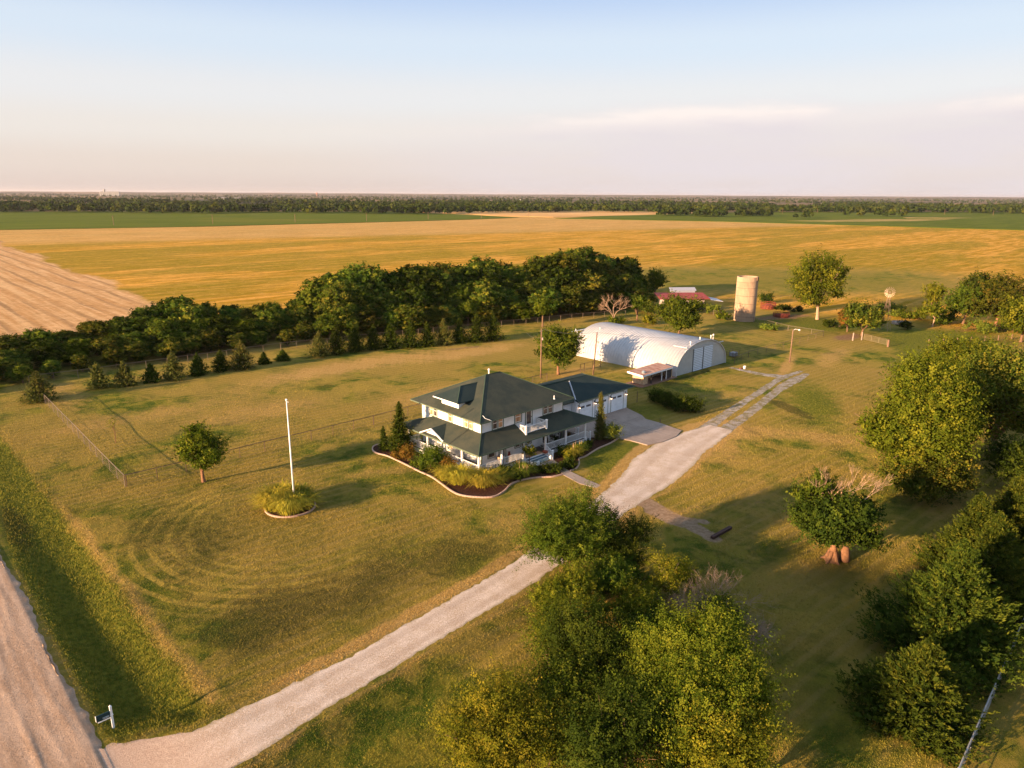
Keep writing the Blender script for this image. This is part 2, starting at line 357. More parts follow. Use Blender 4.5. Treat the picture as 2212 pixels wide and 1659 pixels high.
def ground_mat():
    q = NT('lawn_and_fields'); v = q.obj(world=True); c = lawn_color(q, v)
    fine = q.noise(v, 2.6, 6, .7); vf = q.noise(v, 9, 5, .75)
    # golden stubble field, in long drills
    vs_ = q.obj(world=True, scale=(.028, .22, 1)); vs2 = q.obj(world=True, scale=(.05, .42, 1))
    f1 = q.noise(vs_, 1, 6, .6, .3); f2 = q.noise(vs2, 1, 5, .6); f3 = q.noise(q.obj(world=True, scale=(.004, .02, 1)), 1, 4, .55, .5)
    fc = q.mix(q.map(f1, .42, .56), lin((206, 152, 64)), lin((164, 124, 20)))
    fc = q.mix(q.math('MULTIPLY', q.map(f3, .44, .56), .8), fc, lin((130, 114, 14)))
    fc = q.mix(q.math('MULTIPLY', q.map(f2, .45, .7), .5), fc, lin((212, 156, 74)))
    fc = q.mix(q.math('MULTIPLY', q.map(q.noise(q.obj(world=True, scale=(.10, .5, 1)), 1, 6, .75), .48, .66), .5), fc, lin((122, 98, 22)))
    fc = q.mix(q.math('MULTIPLY', q.map(vf, .5, .75), .35), fc, lin((104, 84, 30)))
    tn = q.mix(q.map(f1, .35, .65), lin((198, 158, 96)), lin((178, 136, 74)))
    fc = q.mix(q.math('MULTIPLY', q.attr('tanf'), .8), fc, tn)
    pv = q.obj(world=True, scale=(.55, .016, 1)); p1 = q.noise(pv, 1, 7, .72, .2)
    wv_ = q.n('ShaderNodeTexWave', wave_type='BANDS', bands_direction='X'); q.set(wv_.inputs['Vector'], q.obj(world=True)); wv_.inputs['Scale'].default_value = .055
    wv_.inputs['Distortion'].default_value = 2.2; wv_.inputs['Detail'].default_value = 5; wv_.inputs['Detail Scale'].default_value = .35
    pc = q.mix(q.map(p1, .35, .65), lin((204, 166, 118)), lin((176, 132, 82)))
    pc = q.mix(q.math('MULTIPLY', q.math('MULTIPLY', q.map(wv_.outputs[0], .72, .97), q.map(p1, .62, .42)), .8), pc, lin((132, 100, 66)))
    pc = q.mix(q.math('MULTIPLY', q.map(vf, .5, .7), .4), pc, lin((214, 178, 132)))
    gr = q.noise(v, .33, 9, .86); fc = q.mix(q.math('MULTIPLY', q.map(gr, .50, .60), .42), fc, lin((96, 84, 26))); fc = q.mix(q.math('MULTIPLY', q.map(gr, .46, .38), .40), fc, lin((226, 178, 104)))
    pc = q.mix(q.math('MULTIPLY', q.map(gr, .50, .62), .5), pc, lin((128, 96, 58))); pc = q.mix(q.math('MULTIPLY', q.map(gr, .47, .38), .5), pc, lin((226, 190, 146))); fc = q.mix(q.attr('plow'), fc, pc); fc = q.mix(q.attr('farm'), fc, q.mix(q.map(q.noise(q.obj(world=True, scale=(.0012, .0012, 0)), 1, 5, .7), .46, .54), lin((128, 104, 72)), lin((60, 60, 36))))
    c = q.mix(q.attr('fld'), c, fc)
    h = q.math('ADD', q.math('MULTIPLY', fine, .5), q.math('MULTIPLY', vf, .55)); h = q.math('ADD', h, q.math('MULTIPLY', q.noise(v, 26, 3, .7), .5))
    b = q.bsdf(c, .95, q.bump(h, 1.0, .22), spec=.05)
    return q.m
GM = ground_mat()
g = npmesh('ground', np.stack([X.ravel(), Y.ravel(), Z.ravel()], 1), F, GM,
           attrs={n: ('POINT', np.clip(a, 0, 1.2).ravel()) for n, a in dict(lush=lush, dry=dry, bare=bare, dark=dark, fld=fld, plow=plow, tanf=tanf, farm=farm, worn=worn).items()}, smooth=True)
g['kind'] = 'structure'

# ------------------------------------------------------------------ sheets laid on the ground
def strip(P, name, mat, off=.03, step=.35, jag=.25, na=9, zf=None, seed=0, ext=0):
    """road-like sheet following a centre line (x, y, half width) draped on the ground"""
    rs = np.random.RandomState(seed); pts = []
    for (x0, y0, w0), (x1, y1, w1) in zip(P[:-1], P[1:]):
        n = max(2, int(math.hypot(x1-x0, y1-y0)/step))
        for i in range(n): t = i/n; pts.append((x0+t*(x1-x0), y0+t*(y1-y0), w0+t*(w1-w0)))
    pts.append(P[-1]); A = np.array(pts)
    k = np.ones(7)/7
    for c in range(3):
        pad = np.pad(A[:, c], 3, mode='edge'); A[:, c] = np.convolve(pad, k, 'valid')
    T = np.gradient(A[:, :2], axis=0); T /= np.linalg.norm(T, axis=1)[:, None]; Nn = np.stack([-T[:, 1], T[:, 0]], 1)
    def edge():
        e = rs.randn(len(A)); e2 = np.convolve(rs.randn(len(A)+10), np.ones(11)/3.3, 'valid'); return jag*(.45*e+.6*e2)
    eL, eR = edge(), edge(); V = []
    for j in range(na):
        s_ = -1+2*j/(na-1); w = A[:, 2]+(eL if s_ > 0 else eR)*abs(s_)**4
        V.append(A[:, :2]+Nn*(s_*w)[:, None])
    V = np.stack(V, 1); z = ground(V[..., 0], V[..., 1])+off
    if zf is not None: z = z+zf(V[..., 0], V[..., 1])
    z[:, 0] -= .04; z[:, -1] -= .04; z[0] -= .1; z[-1] -= .06
    V = np.concatenate([V, z[..., None]], -1); n, mm = V.shape[:2]; ii = np.arange(n*mm).reshape(n, mm)
    F = np.stack([ii[:-1, :-1], ii[:-1, 1:], ii[1:, 1:], ii[1:, :-1]], -1).reshape(-1, 4)[:, ::-1]
    ac = np.tile(np.linspace(-1, 1, mm), (n, 1)); o = npmesh(name, V.reshape(-1, 3), F, mat, smooth=True, attrs=dict(across=('POINT', ac.ravel()))); o['kind'] = 'structure'; return o
def gravel_mat(name, a, b, c2, s1=.5, dirt=False):
    q = NT(name); v = q.obj(world=True)
    n0 = q.noise(v, s1, 5, .6, .4); n1 = q.noise(v, 7, 5, .75); n2 = q.noise(v, 22, 3, .8); n4 = q.noise(v, 1.6, 4, .6)
    c = q.mix(q.map(n0, .36, .62), a, b); c = q.mix(q.math('MULTIPLY', q.map(n1, .45, .65), .6), c, c2)
    c = q.mix(q.math('MULTIPLY', q.map(n2, .58, .72), .6), c, lin((112, 98, 84))); c = q.mix(q.math('MULTIPLY', q.map(n4, .6, .75), .4), c, lin((150, 124, 96)))
    h = q.math('ADD', q.math('MULTIPLY', n1, .6), n2)
    if not dirt: c = q.mix(q.math('MULTIPLY', q.map(q.noise(v, .9, 6, .7), .42, .60), .8), c, q.mix(q.map(n1, .4, .6), lin((96, 88, 46)), lin((130, 114, 66))))
    if dirt:
        ab = q.math('ABSOLUTE', q.math('ADD', q.attr('across'), q.math('MULTIPLY_ADD', n0, .3, -.15))); tr_ = q.math('MULTIPLY', q.map(ab, .18, .42), q.map(ab, .82, .55)); c = q.mix(q.math('MULTIPLY', tr_, .45), c, lin((158, 136, 116)))
        c = q.mix(q.math('MULTIPLY', q.map(ab, .8, 1.02), .55), c, lin((140, 124, 84)))
        c = q.mix(q.math('MULTIPLY', q.map(q.noise(v, 40, 2, .5), .55, .68), .5), c, lin((236, 226, 214)))
        sp = q.n('ShaderNodeSeparateXYZ'); q.set(sp.inputs[0], v); c = q.mix(q.map(q.math('MULTIPLY_ADD', n0, 5, sp.outputs['X']), 9.5, 16, 1, 0), c, q.mix(q.map(n1, .4, .65), lin((178, 150, 130)), lin((196, 170, 148))))
    q.bsdf(c, .95, q.bump(h, .9, .08), spec=.08); return q.m
MGRAVEL = gravel_mat('white_gravel', lin((196, 178, 162)), lin((176, 154, 132)), lin((222, 208, 196)), dirt=True)
MROCK = gravel_mat('crushed_rock', lin((156, 148, 142)), lin((134, 124, 110)), lin((182, 176, 170)))
strip(DRIVE, 'driveway', MGRAVEL, .035, jag=.11, na=21, seed=2)
TRK1 = [(72.5, 44.6, 1.4), (79, 45.0, 1.2), gp(1640, 876)+(.8,), gp(1680, 842)+(.9,), gp(1715, 822)+(1.3,), gp(1745, 806)+(.5,)]
TRK2 = [(72, 47.0, 1.4), (79.5, 47.6, 1.1), gp(1612, 866)+(.75,), gp(1650, 840)+(.7,), gp(1690, 815)+(.9,), gp(1735, 800)+(.5,)]
TRK3 = [gp(1710, 815)+(1.2,), gp(1672, 812)+(1.5,), gp(1640, 808)+(1.0,), gp(1600, 798)+(.8,), gp(1572, 792)+(.4,)]
for i, T in enumerate((TRK1, TRK2, TRK3)): strip(T, 'gravel_track', MROCK, .022, jag=.14, na=7, seed=20+i)

def road_z(x, y):
    r = np.zeros_like(x)
    for cx, w, h, k in ((5.0, .22, .07, 1.), (4.35, .15, .05, 2.), (3.45, .25, .09, 3.), (2.5, .18, .05, 4.), (1.6, .3, .08, 5.), (.4, .25, .06, 6.)):
        c = cx+.22*np.sin(y*.17+k)+.1*np.sin(y*.61+k*2)+.03*np.sin(y*2.7+k)
        r += h*np.exp(-((x-c)/w)**2)*(1+.3*np.sin(y*.31+k))
    return r*.30*(1-np.exp(-((y-36)/4.5)**2))+.10*np.exp(-((x-3.1-.3*np.sin(y*.2))/.16)**2)*(.5+.5*np.sin(y*.23))*(1-np.exp(-((y-36)/4.5)**2))
q = NT('dirt_road'); v = q.obj(world=True); n0 = q.noise(q.obj(world=True, scale=(1, .16, 1)), 1.6, 6, .6, .3); n1 = q.noise(v, 4, 6, .7); n2 = q.noise(v, 18, 3, .8)
c = q.mix(q.map(n0, .35, .65), lin((172, 146, 124)), lin((150, 124, 102))); c = q.mix(q.math('MULTIPLY', q.map(n1, .5, .7), .5), c, lin((196, 170, 148)))
c = q.mix(q.math('MULTIPLY', q.map(n2, .55, .75), .5), c, lin((130, 108, 88)))
q.bsdf(c, .95, q.bump(q.math('ADD', n1, q.math('MULTIPLY', n2, .5)), .9, .09), spec=.08); MDIRT = q.m
rx_ = np.concatenate([np.arange(-9, -1, .5), np.arange(-1, 6.0, .09), [6.05, 6.2]]); ry_ = np.arange(28, 130, .16)
XX, YY = np.meshgrid(rx_, ry_); XX = XX+np.where(XX > 5.9, .12*np.sin(YY*.33)+.09*np.sin(YY*1.1+np.sin(YY*.7)*2)+.05*np.sin(YY*4.1), 0)
tr_ = ss(5.4, 6.1, XX); ZZ = (1-tr_)*(.13+road_z(XX, YY))+tr_*(ground(XX, YY)+.03); ZZ[:, -1] -= .06
ii = np.arange(XX.size).reshape(XX.shape); FF = np.stack([ii[:-1, :-1], ii[:-1, 1:], ii[1:, 1:], ii[1:, :-1]], -1).reshape(-1, 4)
o = npmesh('dirt_road', np.stack([XX.ravel(), YY.ravel(), ZZ.ravel()], 1), FF, MDIRT, smooth=True); o['kind'] = 'structure'

q = NT('concrete'); v = q.obj(world=True); n0 = q.noise(v, .35, 5, .6); n1 = q.noise(v, 3, 6, .7)
c = q.mix(q.map(n0, .35, .65), lin((150, 134, 122)), lin((136, 120, 108))); c = q.mix(q.math('MULTIPLY', q.map(n1, .45, .7), .35), c, lin((170, 152, 138)))
q.bsdf(c, .9, q.bump(n1, .3, .02), spec=.15); MCONC = q.m
def sheet(name, pts, z, mat, t=.12, lab=None):
    b = MB(); b.slab([(p[0], p[1], z) for p in pts], t); o = b.build(name, mat); o['kind'] = 'structure'; return o
apron = [(66.0, 55.9), (68.6, 53.2), (69.2, 51.5), (69.4, 48.9), (71.6, 48.3), (74.8, 48.35), (77.3, 49.2), (77.9, 53), (77.9, 55.4), (78.9, 56.8), (80.1, 60.2), (80.2, 60.62), (66.0, 60.62)]
sheet('concrete_apron', apron, .105, MCONC)
mb = MB()
for xs in (70.6, 74.4): mb.box(xs, xs+.035, 48.9, 60.5, .105, .109)
for ys in (52.3, 56.5): mb.box(69.6, 77.6, ys, ys+.035, .105, .1095)
o = mb.build('apron_joints', simple('joint_dark', lin((92, 82, 74)))); o['kind'] = 'structure'
def curve(P, n=8):
    """smooth closed/open catmull-rom through 2d points"""
    out_ = []
    for i in range(len(P)-1):
        p0 = P[max(i-1, 0)]; p1 = P[i]; p2 = P[i+1]; p3 = P[min(i+2, len(P)-1)]
        for k in range(n):
            t = k/n
            out_.append(tuple(.5*((2*b)+(-a+c_)*t+(2*a-5*b+4*c_-d)*t*t+(-a+3*b-3*c_+d)*t**3) for a, b, c_, d in zip(p0, p1, p2, p3)))
    out_.append(P[-1]); return out_
zf1 = lambda x, y: gp((1100+x/2.572)/1.3888, (1080+y/2.572)/1.3888)
walk = [(54.35, 53.1), (57.1, 53.1), (58.0, 51.6), (58.2, 49.5), (59.4, 46.2), (60.2, 44.6), (58.8, 44.0), (57.6, 46.0), (56.2, 49.6), (55.2, 51.2), (53.8, 52.3)]
walk = [zf1(1290, 815), zf1(1440, 772), zf1(1545, 850), zf1(1700, 925), zf1(1820, 975), zf1(1775, 992), zf1(1640, 955), zf1(1510, 885), zf1(1480, 845), zf1(1380, 825)]
sheet('walkway', walk, .06, MCONC, .1)
q = NT('mulch'); v = q.obj(world=True); n1 = q.noise(v, 9, 5, .8); q.bsdf(q.mix(q.map(n1, .35, .65), lin((46, 30, 24)), lin((84, 56, 42))), .95, q.bump(n1, 1, .08), spec=.05); MMULCH = q.m
bedL = curve([zf1(*p) for p in [(120, 650), (60, 665), (45, 695), (75, 722), (160, 745), (280, 800), (400, 860), (500, 905), (580, 960), (640, 1005), (720, 1045), (860, 1063), (980, 1058), (1060, 1015), (1110, 965), (1180, 935), (1280, 915), (1380, 908), (1440, 905), (1515, 887)]])
sheet('mulch_bed', bedL+[zf1(1440, 800), (54.2, 54.9), (47.2, 54.9), (47.2, 68.5)], .045, MMULCH, .06)
bedR = curve([zf1(*p) for p in [(1570, 860), (1620, 838), (1640, 800), (1640, 765), (1690, 745), (1780, 690), (1880, 645), (1945, 605)]])
sheet('mulch_bed', [zf1(1440, 775)]+bedR+[(68.5, 55.2), (66.2, 55.9), (64.6, 54.9), (57.3, 54.9)], .045, MMULCH, .06)
MBRICK = simple('pale_edging_stone', lin((178, 148, 130)), .85, .18, 9, bump=.02)
def edging(name, path, label):
    b = MB(); t = 0; L_ = 0
    pts = [Vector((p[0], p[1], 0)) for p in path]
    # individual blocks laid end to end
    seg = .30
    d = [0]
    for a, c_ in zip(pts[:-1], pts[1:]): d.append(d[-1]+(c_-a).length)
    s_ = 0
    def at(s0):
        for i in range(len(d)-1):
            if d[i+1] >= s0: return pts[i].lerp(pts[i+1], (s0-d[i])/max(1e-6, d[i+1]-d[i]))
        return pts[-1]
    while s_+seg < d[-1]:
        a = at(s_+.01); c_ = at(s_+seg-.01); dr = (c_-a).normalized(); nn = Vector((-dr.y, dr.x, 0))*.07; z = max(gz(a.x, a.y), 0)+.145+random.uniform(-.008, .008)
        b.slab([tuple(Vector((p.x, p.y, z))) for p in (a-nn, c_-nn, c_+nn, a+nn)], .2); s_ += seg
    return tag(b.build(name, MBRICK), label, 'edging')
edging('garden_edging', bedL, 'long curving pale block edging round the front flower bed')
edging('garden_edging', bedR, 'short pale block edging between right flower bed and small lawn')
ring = [(28.6+2.35*math.cos(a), 62.0+2.45*math.sin(a)) for a in np.linspace(0, 2*math.pi, 40)]
sheet('mulch_bed', ring[:-1], .07, MMULCH, .1)
edging('garden_edging', ring, 'circular pale block edging round the flagpole planting')
#@@PART2
# ------------------------------------------------------------------ foliage
def leaf_mat(name, a, b, c3=None, rnd=.5, tr=.22):
    q = NT(name); t = q.attr('tint'); oi = q.n('ShaderNodeObjectInfo').outputs['Random']
    c = q.mix(t, lin(a), lin(b))
    if c3: c = q.mix(q.math('MULTIPLY', q.map(q.attr('clump'), .6, 1), .5), c, lin(c3))
    h = q.n('ShaderNodeHueSaturation'); q.set(h.inputs['Color'], c); q.set(h.inputs['Hue'], q.math('MULTIPLY_ADD', oi, .05*rnd, .5-.025*rnd))
    q.set(h.inputs['Value'], q.math('MULTIPLY_ADD', oi, .5*rnd, 1-.25*rnd)); h.inputs['Saturation'].default_value = 1.0
    d = q.n('ShaderNodeBsdfDiffuse'); q.set(d.inputs[0], h.outputs[0]); tl = q.n('ShaderNodeBsdfTranslucent'); q.set(tl.inputs[0], h.outputs[0])
    mx = q.n('ShaderNodeMixShader'); mx.inputs[0].default_value = tr; q.t.links.new(d.outputs[0], mx.inputs[1]); q.t.links.new(tl.outputs[0], mx.inputs[2])
    q.t.links.new(mx.outputs[0], q.out.inputs[0]); return q.m
ML = dict(
    forest=leaf_mat('leaf_forest', (46, 62, 18), (96, 104, 34), (144, 124, 44), 1.2),
    green=leaf_mat('leaf_green', (52, 68, 18), (88, 100, 30), (120, 120, 38), .45),
    lime=leaf_mat('leaf_lime', (60, 74, 16), (102, 108, 30), (136, 130, 38), .35),
    yellow=leaf_mat('leaf_yellowing', (80, 86, 20), (118, 116, 32), (150, 132, 40), .3),
    dark=leaf_mat('leaf_dark', (38, 50, 16), (66, 78, 24), (90, 94, 28), .5),
    cedar=leaf_mat('needle_cedar', (38, 52, 16), (76, 86, 26), (104, 102, 32), .5, .12),
    cedarw=leaf_mat('needle_cedar_olive', (72, 80, 36), (114, 110, 52), (134, 112, 52), .6, .15),
    wood=leaf_mat('leaf_far_wood', (34, 46, 18), (64, 76, 26), (86, 84, 32), .3),
    rust=leaf_mat('leaf_rust', (92, 80, 30), (132, 98, 40), (138, 88, 42), .5),
    grass=leaf_mat('blade_ornamental', (122, 122, 38), (176, 158, 56), (190, 166, 66), .4),
    weed=leaf_mat('leaf_weed', (74, 92, 32), (122, 126, 44), None, .5))
MBARK = simple('bark', lin((112, 86, 64)), .95, .3, 5, bump=.05)
MBARKP = simple('bark_pale', lin((168, 138, 112)), .95, .2, 6, bump=.03)
MBARKR = simple('bark_reddish', lin((128, 92, 66)), .95, .25, 5, bump=.05)
MTWIG = simple('twig_grey', lin((142, 118, 104)), .95, .15, 5)

def quads(rs, C, N, size, asp=1.0, D=None):
    n = len(C); N = N/(np.linalg.norm(N, axis=1)[:, None]+1e-9)
    T = rs.randn(n, 3) if D is None else D
    T = T-N*np.sum(T*N, 1)[:, None]; T /= np.linalg.norm(T, axis=1)[:, None]+1e-9; B = np.cross(N, T)
    s = (size*rs.uniform(.6, 1.35, n))[:, None]
    V = np.stack([C-T*s*.5, C+B*s*.5*asp, C+T*s*.5, C-B*s*.5*asp], 1)
    return V.reshape(-1, 3)
def fin(name, V, mat, parent, tint, clump, off=(0, 0, 0)):
    V = V+np.array(off); Fq = np.arange(len(V)).reshape(-1, 4)
    return npmesh(name, V, Fq, mat, parent, attrs=dict(tint=('FACE', tint), clump=('FACE', clump)))
def sph(rs, n, zmin=-.6):
    d = rs.randn(n*3, 3); d /= np.linalg.norm(d, axis=1)[:, None]; d = d[d[:, 2] > zmin]; return d[:n] if len(d) >= n else np.resize(d, (n, 3))
def lobes_auto(rs, n, R_, zc, fill=.62, lr=(.34, .52), zmin=-.75):
    n = int(n*1.6); lr = (lr[0]*.62, lr[1]*1.0); fill = fill*1.12
    d = sph(rs, n, zmin); f = rs.uniform(.55, 1, (n, 1)); R_ = np.array(R_)
    c = d*R_*fill*f+np.array([0, 0, zc]); r = rs.uniform(lr[0], lr[1], n)*min(R_)
    c = np.vstack([c, [[0, 0, zc]]]); r = np.append(r, .62*min(R_)); return c, r
def crown(name, rs, lob, mat, parent, ncl, nlf, size, spread=.13, fill=.22, asp=.7, sq=.85, spray=.85):
    nlf = int(nlf*1.35); size = size*.84; c, r = lob; w = r**1.8/np.sum(r**1.8); idx = rs.choice(len(r), ncl, p=w)
    d = sph(rs, ncl, -.55); rr = r[idx]*rs.uniform(.72, 1.08, ncl)
    P = c[idx]+d*rr[:, None]*np.array([1, 1, sq])
    cl = rs.uniform(0, 1, ncl); li = np.repeat(np.arange(ncl), nlf); n = len(li)
    sp = (spread*r[idx])[li][:, None]*rs.uniform(.6, 1.4, (ncl, 1))[li]
    ax = d*.8+rs.randn(ncl, 3)*.35+np.array([0, 0, .55]); ax /= np.linalg.norm(ax, axis=1)[:, None]; ln = spray*r[idx]*rs.uniform(.3, 1.5, ncl)
    tt_ = rs.uniform(-.45, 1, n); nlf = nlf; C = P[li]+ax[li]*(ln[li]*tt_)[:, None]+rs.randn(n, 3)*sp*np.array([1, 1, .75])*(1-.55*np.clip(tt_, 0, 1))[:, None]; cn_ = d+rs.randn(ncl, 3)*.45+np.array([0, 0, .3]); Nn = cn_[li]+rs.randn(n, 3)*.42
    V = quads(rs, C, Nn, size, asp); tint = np.clip(.78*cl[li]+.22*rs.uniform(0, 1, n), 0, 1); cm = cl[li]
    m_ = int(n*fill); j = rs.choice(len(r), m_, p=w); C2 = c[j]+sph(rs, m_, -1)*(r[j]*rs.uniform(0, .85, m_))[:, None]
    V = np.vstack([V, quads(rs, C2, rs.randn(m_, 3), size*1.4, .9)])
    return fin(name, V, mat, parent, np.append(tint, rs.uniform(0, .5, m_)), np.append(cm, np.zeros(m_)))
def trunk(rs, root, lob, H0, r0, mat, lean=.3, nlimb=8, fork=.3, n=7, name='trunk'):
    b = MB(); c, r = lob; o = root.location
    top = Vector((rs.uniform(-lean, lean), rs.uniform(-lean, lean), H0*fork))
    b.tube([o+Vector((0, 0, -.2)), o+Vector((0, 0, .15)), o+top*.5+Vector((rs.uniform(-.1, .1), 0, 0)), o+top], [r0*1.5, r0*1.15, r0*.92, r0*.8], n)
    for i in rs.permutation(len(r))[:nlimb]:
        e = Vector(c[i]); mid = top.lerp(e, .5)+Vector((rs.uniform(-.3, .3), rs.uniform(-.3, .3), rs.uniform(.0, .3)))
        b.tube([o+top*.92, o+mid, o+e, o+e+(e-mid)*.5], [r0*.55, r0*.35, r0*.18, r0*.05], 5)
        for k in range(2):
            e2 = e+Vector(rs.randn(3))*r[i]*.6; b.tube([o+mid, o+(mid+e2)/2+Vector((0, 0, .1)), o+e2], [r0*.22, r0*.14, r0*.04], 4)
    return b.build(name, mat, root, True)
def tree(x, y, H, Rr, label, kind='green', seed=1, ncl=500, nlf=22, leaf=.26, base=.05, nl=9, bark=None, cat='tree', group=None, name='tree', r0=None, fillf=.62, lr=(.34, .52), spread=.13, zz=None, asp=.7, fill=.22, cone=0):
    rs = np.random.RandomState(seed); root = thing(name, (x, y, gz(x, y) if zz is None else zz), label, cat, group)
    zc = H*(base+1)/2; Rz = H*(1-base)/2; lob = lobes_auto(rs, nl, (Rr, Rr, Rz), zc, fillf, lr)
    if cone: f_ = 1.15-cone*np.clip((lob[0][:, 2]-base*H)/(H*(1-base)), 0, 1); lob[0][:, :2] *= f_[:, None]; lob = (lob[0], lob[1]*np.clip(f_+.1, .3, 1))
    trunk(rs, root, lob, H, r0 or .028*H, bark or MBARK, fork=max(base*1.3, .18))
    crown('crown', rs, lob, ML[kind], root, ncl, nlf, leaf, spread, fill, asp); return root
def cedar(x, y, H, Rr, label, kind='cedar', seed=1, n=420, leaf=.34, group=None, name='cedar_tree', low=.04, pw=.75, zz=None, nb=9, cat='cedar'):
    rs = np.random.RandomState(seed); root = thing(name, (x, y, gz(x, y) if zz is None else zz), label, cat, group)
    b = MB(); o = root.location; b.tube([o+Vector((0, 0, -.2)), o+Vector((0, 0, H*.4)), o+Vector((0, 0, H*.92))], [.03*H, .02*H, .004*H], 6); b.build('trunk', MBARK, root, True)
    nb = int(nb*1.5); leaf = leaf*.74
    t = low+(1-low)*rs.uniform(0, 1, n)**1.35; a = rs.uniform(0, 2*np.pi, n)
    lob = 1+.20*np.sin(3*a+seed+4*t)+.12*np.sin(5*a-7*t+seed*2)+.13*rs.randn(n)+.14*np.sin(19*t+2*a)
    prof = np.where(t < .22, .78+.22*(t/.22)**.7, ((1-t)/.78)**pw)
    rr = Rr*prof*lob*np.where(rs.uniform(size=n) < .3, .62, 1)*rs.uniform(.86, 1.14, n)
    tip = np.stack([np.cos(a)*rr, np.sin(a)*rr, H*t+.04*H*rs.randn(n)*.4], 1)
    D = np.stack([np.cos(a), np.sin(a), .25+.9*t+rs.uniform(-.1, .3, n)], 1); D /= np.linalg.norm(D, axis=1)[:, None]
    li = np.repeat(np.arange(n), nb); m_ = len(li); s = rs.uniform(0, 1, m_); Ls = .20*Rr+.42
    C = tip[li]-D[li]*(s*Ls)[:, None]+rs.randn(m_, 3)*(.03+.11*Ls*s)[:, None]
    dd_ = D[li]+rs.randn(m_, 3)*.55; Nn = np.cross(dd_, rs.randn(m_, 3))+np.array([0, 0, .3])
    V = quads(rs, C, Nn, leaf*.85, .30, dd_); cl = rs.uniform(0, 1, n)[li]
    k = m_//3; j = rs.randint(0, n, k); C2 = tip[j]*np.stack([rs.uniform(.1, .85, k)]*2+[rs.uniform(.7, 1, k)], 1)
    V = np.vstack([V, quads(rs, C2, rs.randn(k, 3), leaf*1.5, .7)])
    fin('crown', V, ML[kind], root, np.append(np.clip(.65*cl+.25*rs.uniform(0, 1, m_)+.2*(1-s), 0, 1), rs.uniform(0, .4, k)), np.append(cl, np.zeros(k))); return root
def branchy(b, rs, p, d, L_, r, depth, up_=.15, spread=.55, n=3):
    q_ = p+d*L_*.5+Vector(rs.randn(3))*L_*.05; e = p+d*L_+Vector(rs.randn(3))*L_*.08
    b.tube([p, q_, e], [r, r*.8, r*.6], 5 if r > .03 else 3, cap=False)
    if depth == 0: return
    for i in range(n if depth > 1 else n+1):
        nd = (d+Vector(rs.randn(3))*spread+Vector((0, 0, up_))).normalized()
        branchy(b, rs, p.lerp(e, rs.uniform(.55, 1)), nd, L_*rs.uniform(.6, .85), r*.58, depth-1, up_, spread, n)
def bush(x, y, h, r, label, kind='green', seed=1, ncl=120, nlf=18, leaf=.12, group=None, name='shrub', nl=6, z=None, sx=1, cat='shrub', spread=.2, bark=None):
    rs = np.random.RandomState(seed); root = thing(name, (x, y, gz(x, y)+.05 if z is None else z), label, cat, group)
    lob = lobes_auto(rs, nl+3, (r*sx, r, h*.5), h*.42, .62, (.55, .8), -.75); lob[0][:, 2] = np.maximum(lob[0][:, 2]*.95, .12*h); lob = (lob[0], np.minimum(lob[1]*1.25, lob[0][:, 2]*1.2+.12*h+.1))
    b = MB(); o = root.location
    for i in range(4): b.tube([o+Vector((0, 0, -.05)), o+Vector(lob[0][i])*.6, o+Vector(lob[0][i])], [.04, .025, .01], 4)
    b.build('stem', bark or MBARK, root); crown('foliage', rs, lob, ML[kind], root, ncl, nlf, leaf, spread, .25); return root
def tuft(x, y, h, r, label, seed=1, n=900, kind='grass', group=None, name='ornamental_grass', z=None, lean=.9, w=.03, plume=0, cat='grass clump'):
    rs = np.random.RandomState(seed); root = thing(name, (x, y, gz(x, y)+.05 if z is None else z), label, cat, group)
    a = rs.uniform(0, 2*np.pi, n); rb = r*.45*np.sqrt(rs.uniform(0, 1, n)); l = rs.uniform(.2, 1, n)*lean*r; hh = h*rs.uniform(.55, 1.1, n)
    d = np.stack([np.cos(a), np.sin(a), 0*a], 1)+rs.randn(n, 3)*np.array([.35, .35, 0]); s_ = np.stack([-d[:, 1], d[:, 0], 0*a], 1)*w*.5
    p0 = d*rb[:, None]; ks = [(0, 0, 1.), (.28, .6, 1.), (.72, .95, .8), (1.15, .80, .15)]; rows = []
    for fx, fz, fw_ in ks:
        c = p0+d*(l*fx)[:, None]; c[:, 2] = hh*fz; rows.append((c-s_*fw_, c+s_*fw_))
    V = []
    for (a0, b0), (a1, b1) in zip(rows[:-1], rows[1:]): V.append(np.stack([a0, b0, b1, a1], 1))
    V = np.concatenate(V, 0).reshape(-1, 3); t = np.tile(rs.uniform(0, 1, n), 3)
    fin('blades', V, ML[kind], root, t, np.tile(rs.uniform(0, 1, n), 3))
    if plume:
        b = MB(); o = root.location
        for k in range(plume):
            aa = rs.uniform(0, 6.28); rr_ = rs.uniform(0, r*.6); p = o+Vector((math.cos(aa)*rr_, math.sin(aa)*rr_, 0)); b.tube([p*1, p+Vector((0, 0, h*.8)), p+Vector((.05, .05, h*rs.uniform(1.15, 1.4)))], [.008, .025, .006], 4)
        b.build('plume', simple('plume', lin((186, 150, 110))), root)
    return root
# ------------------------------------------------------------------ trees of the yard
def at(u, v): return gp(u, v)
def px(u, v, z): d = gp(u, v, z); return d
